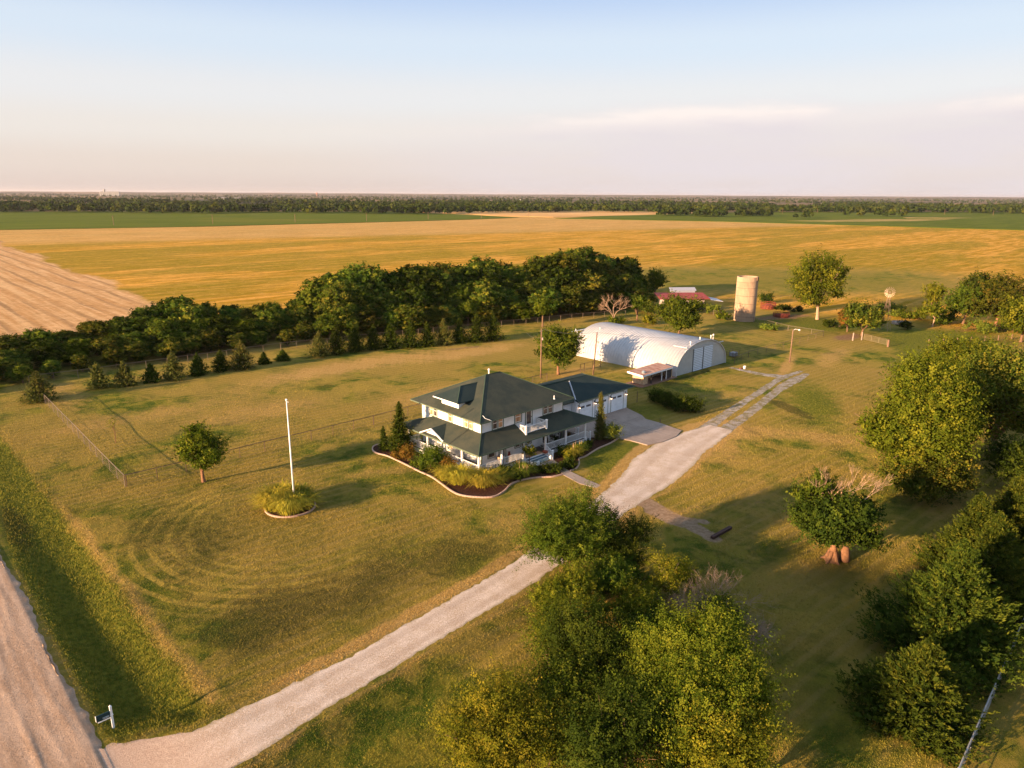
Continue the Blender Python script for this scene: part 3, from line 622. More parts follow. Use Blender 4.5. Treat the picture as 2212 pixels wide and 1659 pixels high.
# clump in the foreground, by the drive
def clump(u, v, zc, H, Rr, label, kind, seed, **k):
    x, y = gp(u, v, zc); return tree(x, y, H, Rr, label, kind, seed, **k)
G1 = 'trees of the clump south of the drive'
clump(1245, 1158, 3.7, 6.9, 4.7, 'bright green bushy tree beside the gravel drive, nearest the front walk', 'green', 11, ncl=1458, nlf=39, leaf=0.125, base=.08, nl=13, fill=.14)
clump(1345, 1160, 2.9, 5.4, 3.5, 'dark green rounded tree just behind the bright bushy drive tree', 'dark', 12, ncl=611, nlf=39, leaf=0.114, base=.06, fill=.14)
clump(1240, 1290, 1.9, 3.7, 3.6, 'olive green low spreading tree below the bright drive tree', 'lime', 13, ncl=903, nlf=35, leaf=0.114, base=.06, nl=10, fill=.14)
clump(1380, 1310, 1.8, 3.5, 3.0, 'olive tree in the middle of the clump beside dry twigs', 'lime', 14, ncl=699, nlf=32, leaf=0.114, base=.06, nl=9, fill=.14)
clump(1450, 1250, 2.0, 3.8, 2.6, 'thin yellowing tree turning orange in the middle of the clump', 'yellow', 15, ncl=390, nlf=26, leaf=0.114, base=.10, nl=9, bark=MBARKP, fill=.05, spread=.2)
clump(1555, 1330, 2.2, 4.2, 2.0, 'small mottled green tree between the grey twigs and the big bright tree', 'green', 16, ncl=300, nlf=28, leaf=0.104, base=.05, nl=6)
clump(1505, 1490, 4.2, 8.0, 4.5, 'large golden green tree in the foreground with sunlit leaf sprays', 'lime', 17, ncl=2250, nlf=39, leaf=0.125, base=.06, nl=15)
clump(1560, 1600, 4.0, 6.6, 3.0, 'yellow green tree at the front right edge of the clump', 'yellow', 23, ncl=780, nlf=35, leaf=0.125, base=.06, nl=9)
clump(1280, 1455, 3.2, 6.6, 3.7, 'shaded dark green tree in the hollow of the foreground clump', 'dark', 18, ncl=1050, nlf=35, leaf=0.125, base=.05, nl=10)
clump(1185, 1560, 2.8, 6.0, 3.0, 'dull green tree between the dark tree and the yellow front tree', 'green', 19, ncl=690, nlf=35, leaf=0.119, base=.05, nl=9)
clump(1075, 1600, 3.0, 6.2, 3.0, 'yellow leaved tree at the lower left end of the clump', 'yellow', 20, ncl=930, nlf=35, leaf=0.114, base=.06, nl=10)
clump(1350, 1620, 3.0, 6.4, 3.6, 'deep green tree at the very front of the clump', 'dark', 21, ncl=960, nlf=35, leaf=0.125, base=.05, nl=10)
clump(1340, 1260, 1.9, 3.7, 3.3, 'mid green tree filling the clump between the dark rounded and yellowing trees', 'green', 24, ncl=874, nlf=35, leaf=0.119, base=.04, nl=10, fill=.14)
clump(1420, 1390, 1.9, 3.8, 2.8, 'low olive tree in shade above the large golden green tree', 'dark', 25, ncl=780, nlf=35, leaf=0.119, base=.04, nl=9)
clump(1190, 1380, 2.4, 4.8, 2.4, 'small olive tree at the left flank of the clump beside the mown verge', 'lime', 26, ncl=630, nlf=35, leaf=0.114, base=.04, nl=8)
# bare brush at the right side of the clump
for i, (u, v, h, lab) in enumerate([(1560, 1330, 4.6, 'grey bare branched bush at the right of the foreground clump'), (1478, 1375, 3.9, 'brown bare twiggy bush in front of the grey bare bush'), (1615, 1400, 3.0, 'low grey leafless brush at the edge of the clump')]):
    rs = np.random.RandomState(60+i); x, y = gp(u, v); root = thing('bare_bush', (x, y, gz(x, y)), lab, 'bush'); b = MB()
    for k in range(9):
        a = rs.uniform(0, 6.28); d = Vector((math.cos(a)*.6, math.sin(a)*.6, 1)).normalized(); branchy(b, rs, Vector((x, y, gz(x, y))), d, h*.36, .03, 4, .1, .5, 3)
    b.build('branches', MTWIG if i != 1 else MBARKP, root)
# stump-footed tree with dead limbs
def half_dead(u, v):
    x, y = gp(u, v); rs = np.random.RandomState(31); root = thing('half_dead_tree', (x, y, gz(x, y)), 'dark round tree with dead bare limbs above and a flared reddish trunk', 'tree'); o = root.location
    b = MB(); b.lathe([(.7, -.1), (.5, .15), (.36, .45), (.3, .9), (.27, 1.6), (.24, 2.6)], 12, (o.x, o.y, o.z))
    for k in range(5):
        a = k*1.26+.5; b.tube([o+Vector((math.cos(a)*.95, math.sin(a)*.95, -.1)), o+Vector((math.cos(a)*.5, math.sin(a)*.5, .2)), o+Vector((math.cos(a)*.2, math.sin(a)*.2, .9))], [.08, .16, .2], 7)
    s_ = Vector((rt.x, rt.y, 0)).normalized()*1.05
    b.lathe([(.5, -.1), (.42, .3), (.36, .9), (.22, 1.3)], 9, (o.x+s_.x, o.y+s_.y, o.z)); b.build('trunk', MBARKR, root, True)
    H_ = 6.2; lob = lobes_auto(rs, 16, (4.1, 4.1, 2.3), 3.9, .62, (.4, .62)); crown('crown', rs, lob, ML['dark'], root, 1300, 24, .23, .16, .25)
    lob2 = (np.array([[-1.2, 1.6, 6.6], [-.8, 1.2, 7.2], [-1.9, 2.4, 5.9]]), np.array([.9, .75, .7])); crown('upper_foliage', rs, lob2, ML['green'], root, 130, 18, .2)
    b = MB()
    for (dx, dz, l, dd_) in [(-.62, 1.0, 1.7, 4), (.38, 1.1, 1.7, 4), (.85, .7, 1.5, 4), (-.3, 1.1, 1.5, 4), (.1, .9, 1.3, 3)]:
        rr_ = Vector((rt.x, rt.y, 0)).normalized(); d = (rr_*dx+Vector((0, 0, dz))).normalized(); st_ = o+Vector((0, 0, 5.0))+rr_*dx*1.5
        b.tube([o+Vector((0, 0, 2.2)), st_], [.14, .055], 6); branchy(b, rs, st_, d, l*.95, .045, dd_, .2, .36, 3)
    b.build('dead_limb', MBARKP, root); return root
half_dead(1797, 1210)
# big trees on the right
def bigright():
    x, y = gp(2000, 1078); rs = np.random.RandomState(41)
    root = thing('large_tree', (x, y, gz(x, y)), 'tall golden green tree with feathery low branches, dark skirt at its foot', 'tree'); r_ = Vector((rt.x, rt.y, 0)).normalized()
    f_ = Vector((fw.x, fw.y, 0)).normalized()
    def P(a, z, f=0): v_ = r_*(a*1.45-.9)+f_*f*1.3; return [v_.x, v_.y, z]
    c = np.array([P(-.5, 12.2, 1), P(.8, 10.8, 1.5), P(-1.2, 9.6), P(.6, 8.6, -.4), P(-2.1, 7.4), P(-.3, 6.8, -.8), P(1.2, 7.2), P(-3.0, 6.2), P(-1.5, 5.4), P(.9, 5.3), P(-3.9, 7.9, .3), P(0, 11.2, -1)])
    r = np.array([2.0, 2.3, 2.3, 2.3, 1.9, 2.3, 2.1, 1.3, 1.8, 1.8, .9, 1.9]); lob = (c, r)
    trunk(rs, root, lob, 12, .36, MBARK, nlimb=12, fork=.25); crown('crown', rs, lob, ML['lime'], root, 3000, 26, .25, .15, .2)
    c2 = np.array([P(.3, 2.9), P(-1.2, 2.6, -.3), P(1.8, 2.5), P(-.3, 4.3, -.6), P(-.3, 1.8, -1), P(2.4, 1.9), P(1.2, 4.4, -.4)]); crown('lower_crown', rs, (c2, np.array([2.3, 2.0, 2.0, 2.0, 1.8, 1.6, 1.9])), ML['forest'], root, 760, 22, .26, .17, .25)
    x, y = gp(2135, 990)
    t2 = tree(x, y, 14.0, 7.2, 'broad dark green tree behind the golden tree at the right', 'forest', 42, ncl=2000, nlf=22, leaf=.32, base=.04, nl=17)
    x, y = gp(2085, 900)
    t3 = tree(x, y, 12.0, 6.4, 'tall yellow green tree rising behind the pair of large trees', 'lime', 43, ncl=1400, nlf=20, leaf=.34, base=.06, nl=14)
    x, y = gp(2190, 1062)
    tree(x, y, 6.0, 3.8, 'dark low round tree cut by the right edge of the view', 'dark', 44, ncl=420, nlf=22, leaf=.25, base=.04)
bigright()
# cedar row in the lower right corner
for i, (u, v, H_, Rr, n, lab) in enumerate([
    (1978, 1560, 5.0, 3.2, 1000, 'lone low cedar with a leaning top, nearest of the cedars by the right fence'),
    (2040, 1420, 7.6, 3.9, 1600, 'wide dark cedar, second of the row from the lone low cedar'),
    (2120, 1330, 7.4, 3.8, 1300, 'cedar in the middle of the row beside the right fence'),
    (2085, 1262, 7.0, 3.4, 1100, 'pointed cedar set back on the yard side of the row'),
    (2170, 1225, 7.4, 3.6, 1100, 'tall pointed cedar near the far end of the row'),
    (2235, 1170, 7.2, 3.8, 900, 'last cedar of the row, cut by the right edge')]):
    x, y = gp(u, v); cedar(x, y, H_*1.12, Rr*1.04, lab, 'cedar', 70+i, int(n*1.7), .38, 'cedar row by the right fence', pw=.98, nb=14)
# single trees
x, y = gp(440, 1040); tree(x, y, 7.0, 2.7, 'small egg-shaped yellow green tree standing alone on the lawn by the wire fence', 'lime', 51, ncl=520, nlf=20, leaf=.22, base=.12, nl=10, fillf=.6, bark=MBARKR, cone=.75)
x, y = gp(250, 957)
rs = np.random.RandomState(52); root = thing('sapling', (x, y, gz(x, y)), 'thin yellow sapling inside the fenced lawn', 'sapling'); o = root.location
b = MB(); b.tube([o, o+Vector((.1, .1, 1.2)), o+Vector((-.1, .15, 2.3))], [.05, .04, .02], 5)
for k in range(6): branchy(b, rs, o+Vector((0, .1, 1.0+.2*k)), Vector(rs.randn(3)+np.array([0, 0, 1.5])).normalized(), .4, .015, 1)
b.build('trunk', MBARKR, root); crown('crown', rs, (np.array([[0, .1, 2.6], [-.2, .2, 2.0], [.2, 0, 3.0]]), np.array([.5, .5, .35])), ML['yellow'], root, 22, 7, .13, .3, .1)
x, y = gp(1206, 808); tree(x, y, 8.2, 3.5, 'round green tree between two wooden poles left of the barn', 'green', 53, ncl=800, nlf=20, leaf=.3, base=.14, nl=11, bark=MBARKR)
x, y = gp(1466, 722); tree(x, y, 8.6, 5.9, 'wide round tree with orange tinted top behind the white arched barn', 'green', 54, ncl=900, nlf=20, leaf=.36, base=.05, nl=12)
x, y = gp(1172, 706); tree(x, y, 7.0, 2.2, 'pale green crooked tree in front of the windbreak', 'lime', 55, ncl=260, nlf=18, leaf=.34, base=.3, nl=8, spread=.22, fill=.08)
x, y = gp(1376, 692); tree(x, y, 7.6, 1.7, 'slender green tree beside the red roofed shed', 'green', 56, ncl=260, nlf=18, leaf=.34, base=.12, nl=8)
x, y = gp(1765, 690); t = tree(x, y, 16.0, 7.6, 'tall tree with bare pale upper branches right of the silo', 'lime', 57, ncl=820, nlf=20, leaf=.46, base=.16, nl=15, bark=MBARKP, fillf=.78, lr=(.26, .42), r0=.4, spread=.2, fill=.1)
x, y = gp(1861, 724); tree(x, y, 8.4, 4.9, 'round tree with a coppery left side left of the windmill', 'forest', 58, ncl=520, nlf=18, leaf=.42, base=.04, nl=9)
x, y = gp(1818+12, 716); tree(x, y, 6.0, 2.6, 'coppery small tree against the round tree by the windmill', 'rust', 59, ncl=200, nlf=16, leaf=.4, base=.05, nl=6)
x, y = gp(2014, 706); tree(x, y, 6.0, 3.6, 'small light green tree with a pale trunk right of the windmill', 'lime', 61, ncl=260, nlf=16, leaf=.4, base=.3, nl=7, bark=MBARKP)
x, y = gp(2010, 678); tree(x, y, 8.6, 2.6, 'thin orange yellow tree behind the small pale-trunked tree', 'yellow', 62, ncl=180, nlf=14, leaf=.5, base=.15, nl=8, spread=.25, fill=.04)
x, y = gp(2080, 700); tree(x, y, 10.5, 5.2, 'sunlit green tree with shaded lower half at the pasture edge', 'green', 63, ncl=420, nlf=18, leaf=.5, base=.0, nl=11)
x, y = gp(2150, 704); tree(x, y, 12, 8.4, 'large olive tree with orange lit trunks at the pasture edge', 'forest', 64, ncl=760, nlf=18, leaf=.50, base=.05, nl=12, bark=MBARKR)
x, y = gp(2205, 738); tree(x, y, 10.0, 5.0, 'light green tree at the right edge above the large tree pair', 'lime', 65, ncl=480, nlf=18, leaf=.48, base=.04, nl=10)
x, y = gp(2105, 660); tree(x, y, 9.0, 5.2, 'dark tree filling the gap behind the pasture edge trees', 'dark', 66, ncl=300, nlf=18, leaf=.55, base=.05, nl=9)
x, y = gp(1325, 694)
rs = np.random.RandomState(67); root = thing('dead_tree', (x, y, gz(x, y)), 'bare pinkish dead tree with spreading branches behind the barn', 'dead tree'); b = MB(); o = root.location
for d in [(-.75, .3, .9), (.1, .1, 1), (.6, -.4, .95), (-.35, .5, 1.1)]:
    b.tube([o, o+Vector((0, 0, 1.2))+Vector(d)*.3], [.2, .13], 7); branchy(b, rs, o+Vector((0, 0, 1.2))+Vector(d)*.3, Vector(d).normalized(), 2.2, .085, 4, .12, .42, 3)
b.build('branches', MBARKP, root)
# far pasture bushes
for i, (u, v, h, r, k, lab) in enumerate([(1965, 688, 2.0, 2.6, 'green', 'low bush right behind the windmill foot'), (1985, 690, 2.4, 2.4, 'lime', 'rounded bush beside the far fence posts'), (1935, 682, 1.6, 3.2, 'weed', 'spreading bush left of the windmill'),
    (1955, 712, 2.0, 1.4, 'dark', 'small dark bush below the stock tank'), (1445, 668, 2.0, 5.5, 'weed', 'bushes in sun along the fence left of the silo'), (1560, 690, 1.8, 2.4, 'lime', 'weedy bush at the left foot of the silo'), (1540, 678, 2.2, 3.0, 'weed', 'tall weeds in sun left of the silo'),
    (1660, 712, 1.3, 2.6, 'weed', 'olive weeds at the right foot of the silo'), (1330, 700, 1.8, 2.2, 'lime', 'sunlit undergrowth at the foot of the dead tree'), (1400, 700, 2.2, 2.8, 'yellow', 'orange tinted undergrowth left of the wide round tree'), (1830, 560+130, 2.6, 2.2, 'dark', 'dark scrub between the silo tree and round tree'), (1655, 655, 3.4, 1.8, 'dark', 'dark bush tucked behind the silo')]):
    x, y = gp(u, v); bush(x, y, h, r, lab, k, 300+i, 90, 14, .34)
# flagpole planting
G2 = 'ornamental grasses round the flagpole'
for i, (dx, dy, h, r, lab) in enumerate([(-1.3, .6, 1.75, 1.5, 'fine ornamental grass at the left of the flagpole'), (-.2, 1.3, 1.7, 1.4, 'ornamental grass behind the flagpole'), (.9, .3, 1.5, 1.3, 'greener ornamental grass at the right of the flagpole'), (-.6, -1.1, 1.5, 1.4, 'golden ornamental grass in front of the flagpole'), (1.0, -1.2, 1.2, 1.0, 'low ornamental grass at the front right of the flagpole bed')]):
    tuft(28.6+dx, 62.0+dy, h, r, lab, 80+i, 1500, 'grass' if i != 2 else 'weed', G2, w=.035, z=.1)
for i, (u, v, h, r, k, lab) in enumerate([(2040, 700, 3.2, 4.0, 'green', 'broad bushes between the small pale-trunked tree and pasture edge trees'), (2120, 716, 2.6, 5.0, 'weed', 'weedy thicket under the large olive pasture tree'), (2190, 716, 3.4, 4.5, 'dark', 'dark thicket at the right edge of the pasture'), (1925, 672, 2.2, 5.0, 'weed', 'olive scrub strip behind the windmill'), (1700, 672, 1.6, 6.0, 'dark', 'dark weeds between the silo and the tall tree'), (1800, 706, 1.4, 5.0, 'dark', 'dark weeds below the tall tree'), (1395, 676, 3.4, 3.6, 'forest', 'leafy bush hiding the left end of the red roofed shed'), (1500, 672, 3.0, 3.6, 'green', 'leafy bush hiding the right end of the red roofed shed')]):
    x, y = gp(u, v); bush(x, y, h, r, lab, k, 350+i, 130, 14, .36)
# hedge by the garage
for i, (u, v, h, r) in enumerate([(1425, 870, 2.0, 1.9), (1450, 880, 2.1, 2.0), (1478, 888, 2.0, 2.0), (1497, 886, 1.8, 1.5)]):
    x, y = gp(u, v); bush(x, y, h, r, ['left end bush of the dark hedge beyond the garage', 'second bush from the left in the dark hedge', 'third bush from the left in the dark hedge', 'right end bush of the dark hedge beyond the garage'][i], 'dark', 120+i, 220, 16, .17, 'hedge bushes beyond the garage')
# ------------------------------------------------------------------ cedars along the back of the lawn
CU = [(88, 865, 3.6, 1.9, 'cedarw', 'big shaggy cedar at the far left corner of the wire fence'), (215, 838, 3.3, 1.25, 'cedarw', 'gappy two-tier cedar, first in the row right of the corner cedar'), (272, 832, 3.2, 1.35, 'cedarw', 'pointed flaring cedar, second in the back row'),
      (328, 824, 2.5, 1.05, 'cedar', 'short blunt dark cedar, third in the back row'), (377, 819, 3.9, 1.45, 'cedarw', 'tall pointed cedar, fourth in the back row'), (429, 810, 3.0, 1.25, 'cedar', 'medium cedar, fifth in the back row'),
      (479, 802, 2.9, 1.25, 'cedar', 'medium cedar left of the plump pale cedar'), (524, 797, 4.0, 1.8, 'cedarw', 'plump pale green cedar, largest of the back row'), (571, 786, 1.7, .8, 'cedar', 'tiny cedar right of the plump pale cedar'), (612, 779, 1.6, .95, 'cedar', 'tiny low cedar before the gap in the back row')]
zz6 = [(115, 750, 3.9, 1.7), (215, 735, 4.6, 1.6), (320, 718, 4.2, 1.7), (425, 705, 3.9, 1.6), (525, 700, 4.0, 1.8), (640, 695, 4.2, 1.7), (735, 688, 3.9, 1.5), (830, 680, 4.3, 1.6), (920, 668, 4.0, 1.5), (1020, 665, 4.8, 1.8), (1115, 655, 4.6, 1.9)]
ordn = ['first', 'second', 'third', 'fourth', 'fifth', 'sixth', 'seventh', 'eighth', 'ninth', 'tenth', 'last']
for i, (a, b_, h, r) in enumerate(zz6):
    CU.append(((900+a/1.9235)/1.3888, (680+b_/1.9235)/1.3888, h, r, 'cedar' if i not in (0, 7) else 'cedarw', ordn[i]+' cedar from the left in the dense run before the windbreak'))
for i, (u, v, h, r, k, lab) in enumerate(CU):
    x, y = gp(u, v); cedar(x, y, h*1.28, r*1.38, lab, k, 140+i, 420, .34, 'cedars along the back lawn', nb=9)
# ------------------------------------------------------------------ windbreak
SIL = [(-200, 735), (0, 725), (60, 700), (150, 705), (230, 672), (300, 668), (370, 622), (430, 640), (480, 640), (530, 660), (560, 632), (610, 655), (655, 632), (700, 575), (750, 550), (790, 560), (830, 590), (880, 545), (920, 560), (950, 585), (1000, 552), (1040, 540), (1080, 562), (1130, 560), (1170, 555), (1185, 508), (1205, 520), (1240, 520), (1290, 548), (1340, 542), (1385, 555), (1410, 590), (1440, 610), (1500, 650)]
protos = []
for i in range(7):
    rs = np.random.RandomState(200+i); kind = ['forest', 'forest', 'dark', 'forest', 'dark', 'lime', 'green'][i]
    root = thing('forest_tree', (0, 0, 0), '', 'tree'); lob = lobes_auto(rs, 13, (3.6, 3.6, 4.7), 5.0, .66, (.36, .56), -.98)
    trunk(rs, root, lob, 10, .2, MBARK, nlimb=8, fork=.3); crown('crown', rs, lob, ML[kind], root, 620, 16, .42, .15, .25, spray=.3); protos.append(root)
rs = np.random.RandomState(5); used = [False]*7; ft = []
front = [(16, 131), (26, 135.5), (46, 135.5), (61, 133.5), (80, 130), (101, 125), (120, 121), (128, 119.5), (147, 116), (168, 117)]
fy = lambda x: float(np.interp(x, [p[0] for p in front], [p[1] for p in front]))
for row, (dy, fr) in enumerate([(2.5, .42), (8, .72), (14, .95), (21, 1.0)]):
    x = 6+row*1.7 if row else 10
    while x < 176-row*3:
        y = fy(x)+dy+rs.uniform(-1.3, 1.3); u = pj(x, y, 5)[0]
        lim = float(np.interp(u, [p[0] for p in SIL], [p[1] for p in SIL]))
        h = hgt(x, y, lim); h = h*(fr if row < 2 else 1)*rs.uniform(.86, 1.04)
        if x > 168 and row < 1: x += 6; continue
        h = min(max(h, 3.2 if row == 0 else 4.5), 15.5 if row < 3 else 17)
        if not (row == 3 and h > 14.5 and u > 1410): ft.append((x, y, h, row))
        x += rs.uniform(4.0, 5.6)*(1 if row else .95)
def where(u, row, h):
    side = 'left end' if u < 260 else 'left part' if u < 560 else 'middle' if u < 950 else 'right part' if u < 1250 else 'right end'
    rw = ['in the low front row', 'behind the front row', 'in the middle rows', 'on the far side'][row]
    return side, rw
desc = ['broad leafy', 'domed leafy', 'dense dark', 'uneven crowned', 'dense dark round', 'lighter green', 'spreading leafy']
for i, (x, y, h, row) in enumerate(ft):
    k = rs.randint(7)
    if k == 5 and rs.uniform() < .5: k = 1
    if row == 0 and k in (2, 4): k = rs.randint(2)
    p = protos[k]; u = pj(x, y)[0]; sd_, rw = where(u, row, h); sc = h/10.2; w = sc*rs.uniform(1.1, 1.45) if h > 7 else sc*1.6
    size_ = 'tall' if h > 11 else 'low' if h < 6 else 'middling'
    lab = f'{size_} {desc[k]} tree {rw}, {sd_} of the windbreak'; gl = f'{size_} {desc[k]} windbreak trees {rw}, {sd_}'
    rz = rs.uniform(0, 6.28); loc = (x, y, gz(x, y)-.1)
    if not used[k]: used[k] = True; p.location = loc; p.rotation_euler = (0, 0, rz); p.scale = (w, w, sc); p['label'] = lab; p['group'] = gl
    else: dup(p, loc, rz, (w, w, sc), lab, gl)
x, y = 152, 133; tree(x, y, hgt(x, y, 505), 2.6, 'tall thin see-through tree poking above the windbreak skyline', 'forest', 230, ncl=170, nlf=14, leaf=.45, base=.35, nl=9, fill=.03, spread=.25)
x, y = gp(800, 690); tree(x, y, hgt(x, y, 590), 3.3, 'drooping yellow brown tree with a pale trunk in front of the windbreak', 'yellow', 231, ncl=260, nlf=18, leaf=.34, base=.25, nl=9, bark=MBARKP, fill=.06, spread=.22)
for i, (u, v, tv, r, k, lab) in enumerate([(690, 650, 600, 2.2, 'yellow', 'small straw coloured tree in the gap of the windbreak'), (1415, 640, 570, 3.4, 'lime', 'coppery green tree closing the right end of the windbreak'), (965, 600, 530, 1, 'lime', '')][:2]):
    x, y = gp(u, v); tree(x, y, hgt(x, y, tv), r, lab, k, 240+i, ncl=260, nlf=16, leaf=.42, base=.1, nl=8)
# ------------------------------------------------------------------ far woods: nobody could count these
rs = np.random.RandomState(9); pts = []
cf = (math.cos(HEAD), math.sin(HEAD)); cr_ = (math.sin(HEAD), -math.cos(HEAD))
def scat(n, d0, d1, s0=-.85, s1=.85, size=(9, 15), f=None):
    k = 0
    while k < n:
        d = rs.uniform(d0, d1); s_ = rs.uniform(s0, s1)
        if f and not f(d, s_): k += 1; continue
        pts.append((cf[0]*d+cr_[0]*d*s_, cf[1]*d+cr_[1]*d*s_, rs.uniform(*size))); k += 1
wb = lambda s_: 1120+90*math.sin(s_*5+1)+60*math.sin(s_*13)+(260 if s_ > .28 else 0)+(-60 if s_ < -.4 else 0)
wood_n = 9000
scat(wood_n, 1050, 2500, size=(9, 14), f=lambda d, s_: d > wb(s_) and (d < wb(s_)+420+200*math.sin(s_*9+2) or (math.sin(s_*23+d*.004)+math.sin(d*.011-s_*7)) > .25))
scat(4600, 2300, 6500, size=(8, 13), f=lambda d, s_: math.sin(s_*17+d*.0021)+math.sin(d*.0052-s_*11+1) > .0)
scat(2600, 6500, 11000, size=(9, 15), f=lambda d, s_: math.sin(s_*19+d*.0011)+math.sin(d*.0032-s_*11+1) > .2)
for s0, d, n in [(.22, 1120, 18), (.27, 1080, 26), (.33, 1120, 30), (.47, 1150, 5), (.52, 1130, 8), (.40, 1010, 4)]:
    for k in range(n): dd_ = d+rs.uniform(-30, 30); s_ = s0+rs.uniform(-.022, .022); pts.append((cf[0]*dd_+cr_[0]*dd_*s_, cf[1]*dd_+cr_[1]*dd_*s_, rs.uniform(7, 12)))
V = []; tt = []; cc = []
for (x, y, h) in pts:
    dist_ = math.hypot(x, y); m_ = 44 if dist_ < 1500 else 22 if dist_ < 3000 else 12; w = h*rs.uniform(.4, .62)
    d = sph(rs, m_, -.5); C = d*np.array([w, w, h*.46])*rs.uniform(.72, 1.05, (m_, 1))+np.array([x, y, h*.5])
    V.append(quads(rs, C, d+rs.randn(m_, 3)*.5, h*(.34 if m_ == 44 else .46 if m_ == 22 else .6), .9)); ct = rs.uniform(0, 1); tt.append(np.clip(ct*.6+rs.uniform(0, .4, m_), 0, 1)); cc.append(np.full(m_, ct))
o = fin('distant_woodland', np.vstack(V), ML['wood'], None, np.concatenate(tt), np.concatenate(cc)); tag(o, 'broken dark belt of woodland across the plain below the horizon', 'woodland', kind='stuff')
# ------------------------------------------------------------------ farmhouse
def siding(name, col, pitch, axis='Z', depth=.02, rough=.6, var=.06, metal=0):
    q = NT(name); v = q.obj(world=True); sp = q.n('ShaderNodeSeparateXYZ'); q.set(sp.inputs[0], v)
    t = q.math('FRACT', q.math('DIVIDE', sp.outputs[axis], pitch)) if axis != 'XY' else q.math('FRACT', q.math('DIVIDE', q.math('ADD', sp.outputs['X'], sp.outputs['Y']), pitch))
    n1 = q.noise(v, 1.3, 5, .6); c = q.mix(q.map(n1, .3, .7), tuple(x*(1-var) for x in col[:3]), tuple(min(1, x*(1+var)) for x in col[:3]))
    c = q.mix(q.math('MULTIPLY', q.map(t, .10, .0), .35), c, tuple(x*.6 for x in col[:3]))
    q.bsdf(c, rough, q.bump(t, .6, depth), metal, .25); return q.m
MWALL = siding('white_lap_siding', (.76, .76, .75), .22)
MTRIM = simple('sage_trim', lin((92, 104, 84)), .6, .08)
MTRIMW = simple('white_paint', (.80, .79, .77), .5, .04)
MSASH = simple('sash_white', (.78, .75, .70), .5, .04)
MFLOOR = simple('porch_boards', lin((78, 72, 66)), .6, .15, 3)
MTREAD = simple('blue_grey_tread', lin((92, 116, 128)), .6, .1)
MDARK = simple('black_metal', (.02, .02, .022), .5, .1)
q = NT('window_glass'); v = q.obj(world=True); n1 = q.noise(v, 1.7, 3, .6)
q.bsdf(q.mix(q.map(n1, .35, .65), (.035, .035, .04), (.10, .07, .05)), .08, spec=.6); MGLASS = q.m
q = NT('window_curtained'); v = q.obj(world=True, scale=(7, 7, .4)); n1 = q.noise(v, 1.7, 3, .6)
q.bsdf(q.mix(q.map(n1, .35, .65), lin((150, 98, 66)), lin((206, 160, 118))), .12, spec=.6); MCURT = q.m
def shingle_mat(name, a, b, c2):
    q = NT(name); v = q.obj(world=True); sp = q.n('ShaderNodeSeparateXYZ'); q.set(sp.inputs[0], v)
    t = q.math('FRACT', q.math('DIVIDE', sp.outputs['Z'], .068)); n1 = q.noise(v, .5, 6, .65); n2 = q.noise(q.obj(world=True, scale=(1, 1, 3)), 7, 4, .8)
    c = q.mix(q.map(n1, .35, .65), a, b); c = q.mix(q.math('MULTIPLY', q.map(n2, .45, .7), .5), c, c2)
    c = q.mix(q.math('MULTIPLY', q.map(t, .16, .0), .4), c, tuple(x*.5 for x in a[:3]))
    q.bsdf(c, .95, q.bump(n2, .25, .01), spec=.08); return q.m
MSHING = shingle_mat('green_grey_shingle', lin((56, 62, 55)), lin((72, 73, 61)), lin((44, 52, 49)))
MSHING2 = shingle_mat('green_shingle', lin((42, 54, 53)), lin((50, 60, 57)), lin((36, 47, 47)))
MCAP = simple('ridge_cap_green', lin((56, 74, 58)), .9, .15)

house = thing('farmhouse', (49.05, 56.8, 0), 'two-storey white farmhouse with green hipped roofs and a wraparound porch', 'house')
HX0, HX1, HY0, HY1 = 49.05, 62.4, 56.8, 67.86
mb = MB(); mb.box(HX0, HX1, 58.9, HY1, 0, 5.74); mb.box(HX0, 58.88, HY0, 58.9, 0, 5.74); mb.box(58.88, HX1, HY0, 58.9, 2.9, 5.74); mb.build('wall', MWALL, house)
mb = MB()
for x, y in ((HX0-.02, HY0-.02), (HX1-.10, HY0-.02), (HX0-.02, HY1-.10)): mb.box(x, x+.12, y, y+.12, .56, 5.73)
mb.build('corner_board', MTRIM, house)
def hip(x0, x1, y0, y1, z0, rx0, rx1, ry, rz, th=.13, hang=0):
    b = MB(); b.v = [(x0,y0,z0),(x1,y0,z0),(x1,y1,z0),(x0,y1,z0),(rx0,ry,rz),(rx1,ry,rz),(x0,y0,z0-th),(x1,y0,z0-th),(x1,y1,z0-th),(x0,y1,z0-th)]
    b.f = [(0,1,5,4),(1,2,5),(2,3,4,5),(3,0,4),(6,9,8,7),(0,6,7,1),(1,7,8,2),(2,8,9,3),(3,9,6,0)]; return b
def ring_trim(x0, x1, y0, y1, z0, z1, t=.03):
    b = MB(); b.box(x0-t, x1+t, y0-t, y0, z0, z1); b.box(x0-t, x1+t, y1, y1+t, z0, z1); b.box(x0-t, x0, y0, y1, z0, z1); b.box(x1, x1+t, y0, y1, z0, z1); return b
roof = hip(48.1, 63.4, 55.9, 68.8, 5.86, 54.6, 56.9, 62.35, 9.02).build('roof', MSHING, house)
ring_trim(48.1, 63.4, 55.9, 68.8, 5.71, 5.845).build('fascia', MTRIM, roof)
mb = MB()
for p in [((48.1,55.9,5.87),(54.6,62.35,9.03)), ((54.6,62.35,9.03),(56.9,62.35,9.03)), ((63.4,55.9,5.87),(56.9,62.35,9.03)), ((48.1,68.8,5.87),(54.6,62.35,9.03))]: mb.tube(p, .055, 5)
mb.build('ridge_cap', MCAP, roof)
mb = MB(); mb.lathe([(.09, -.3), (.09, .5), (.14, .52), (.14, .6), (.05, .68)], 10, (55.25, 62.5, 9.0)); mb.build('vent_pipe', MSASH, roof)
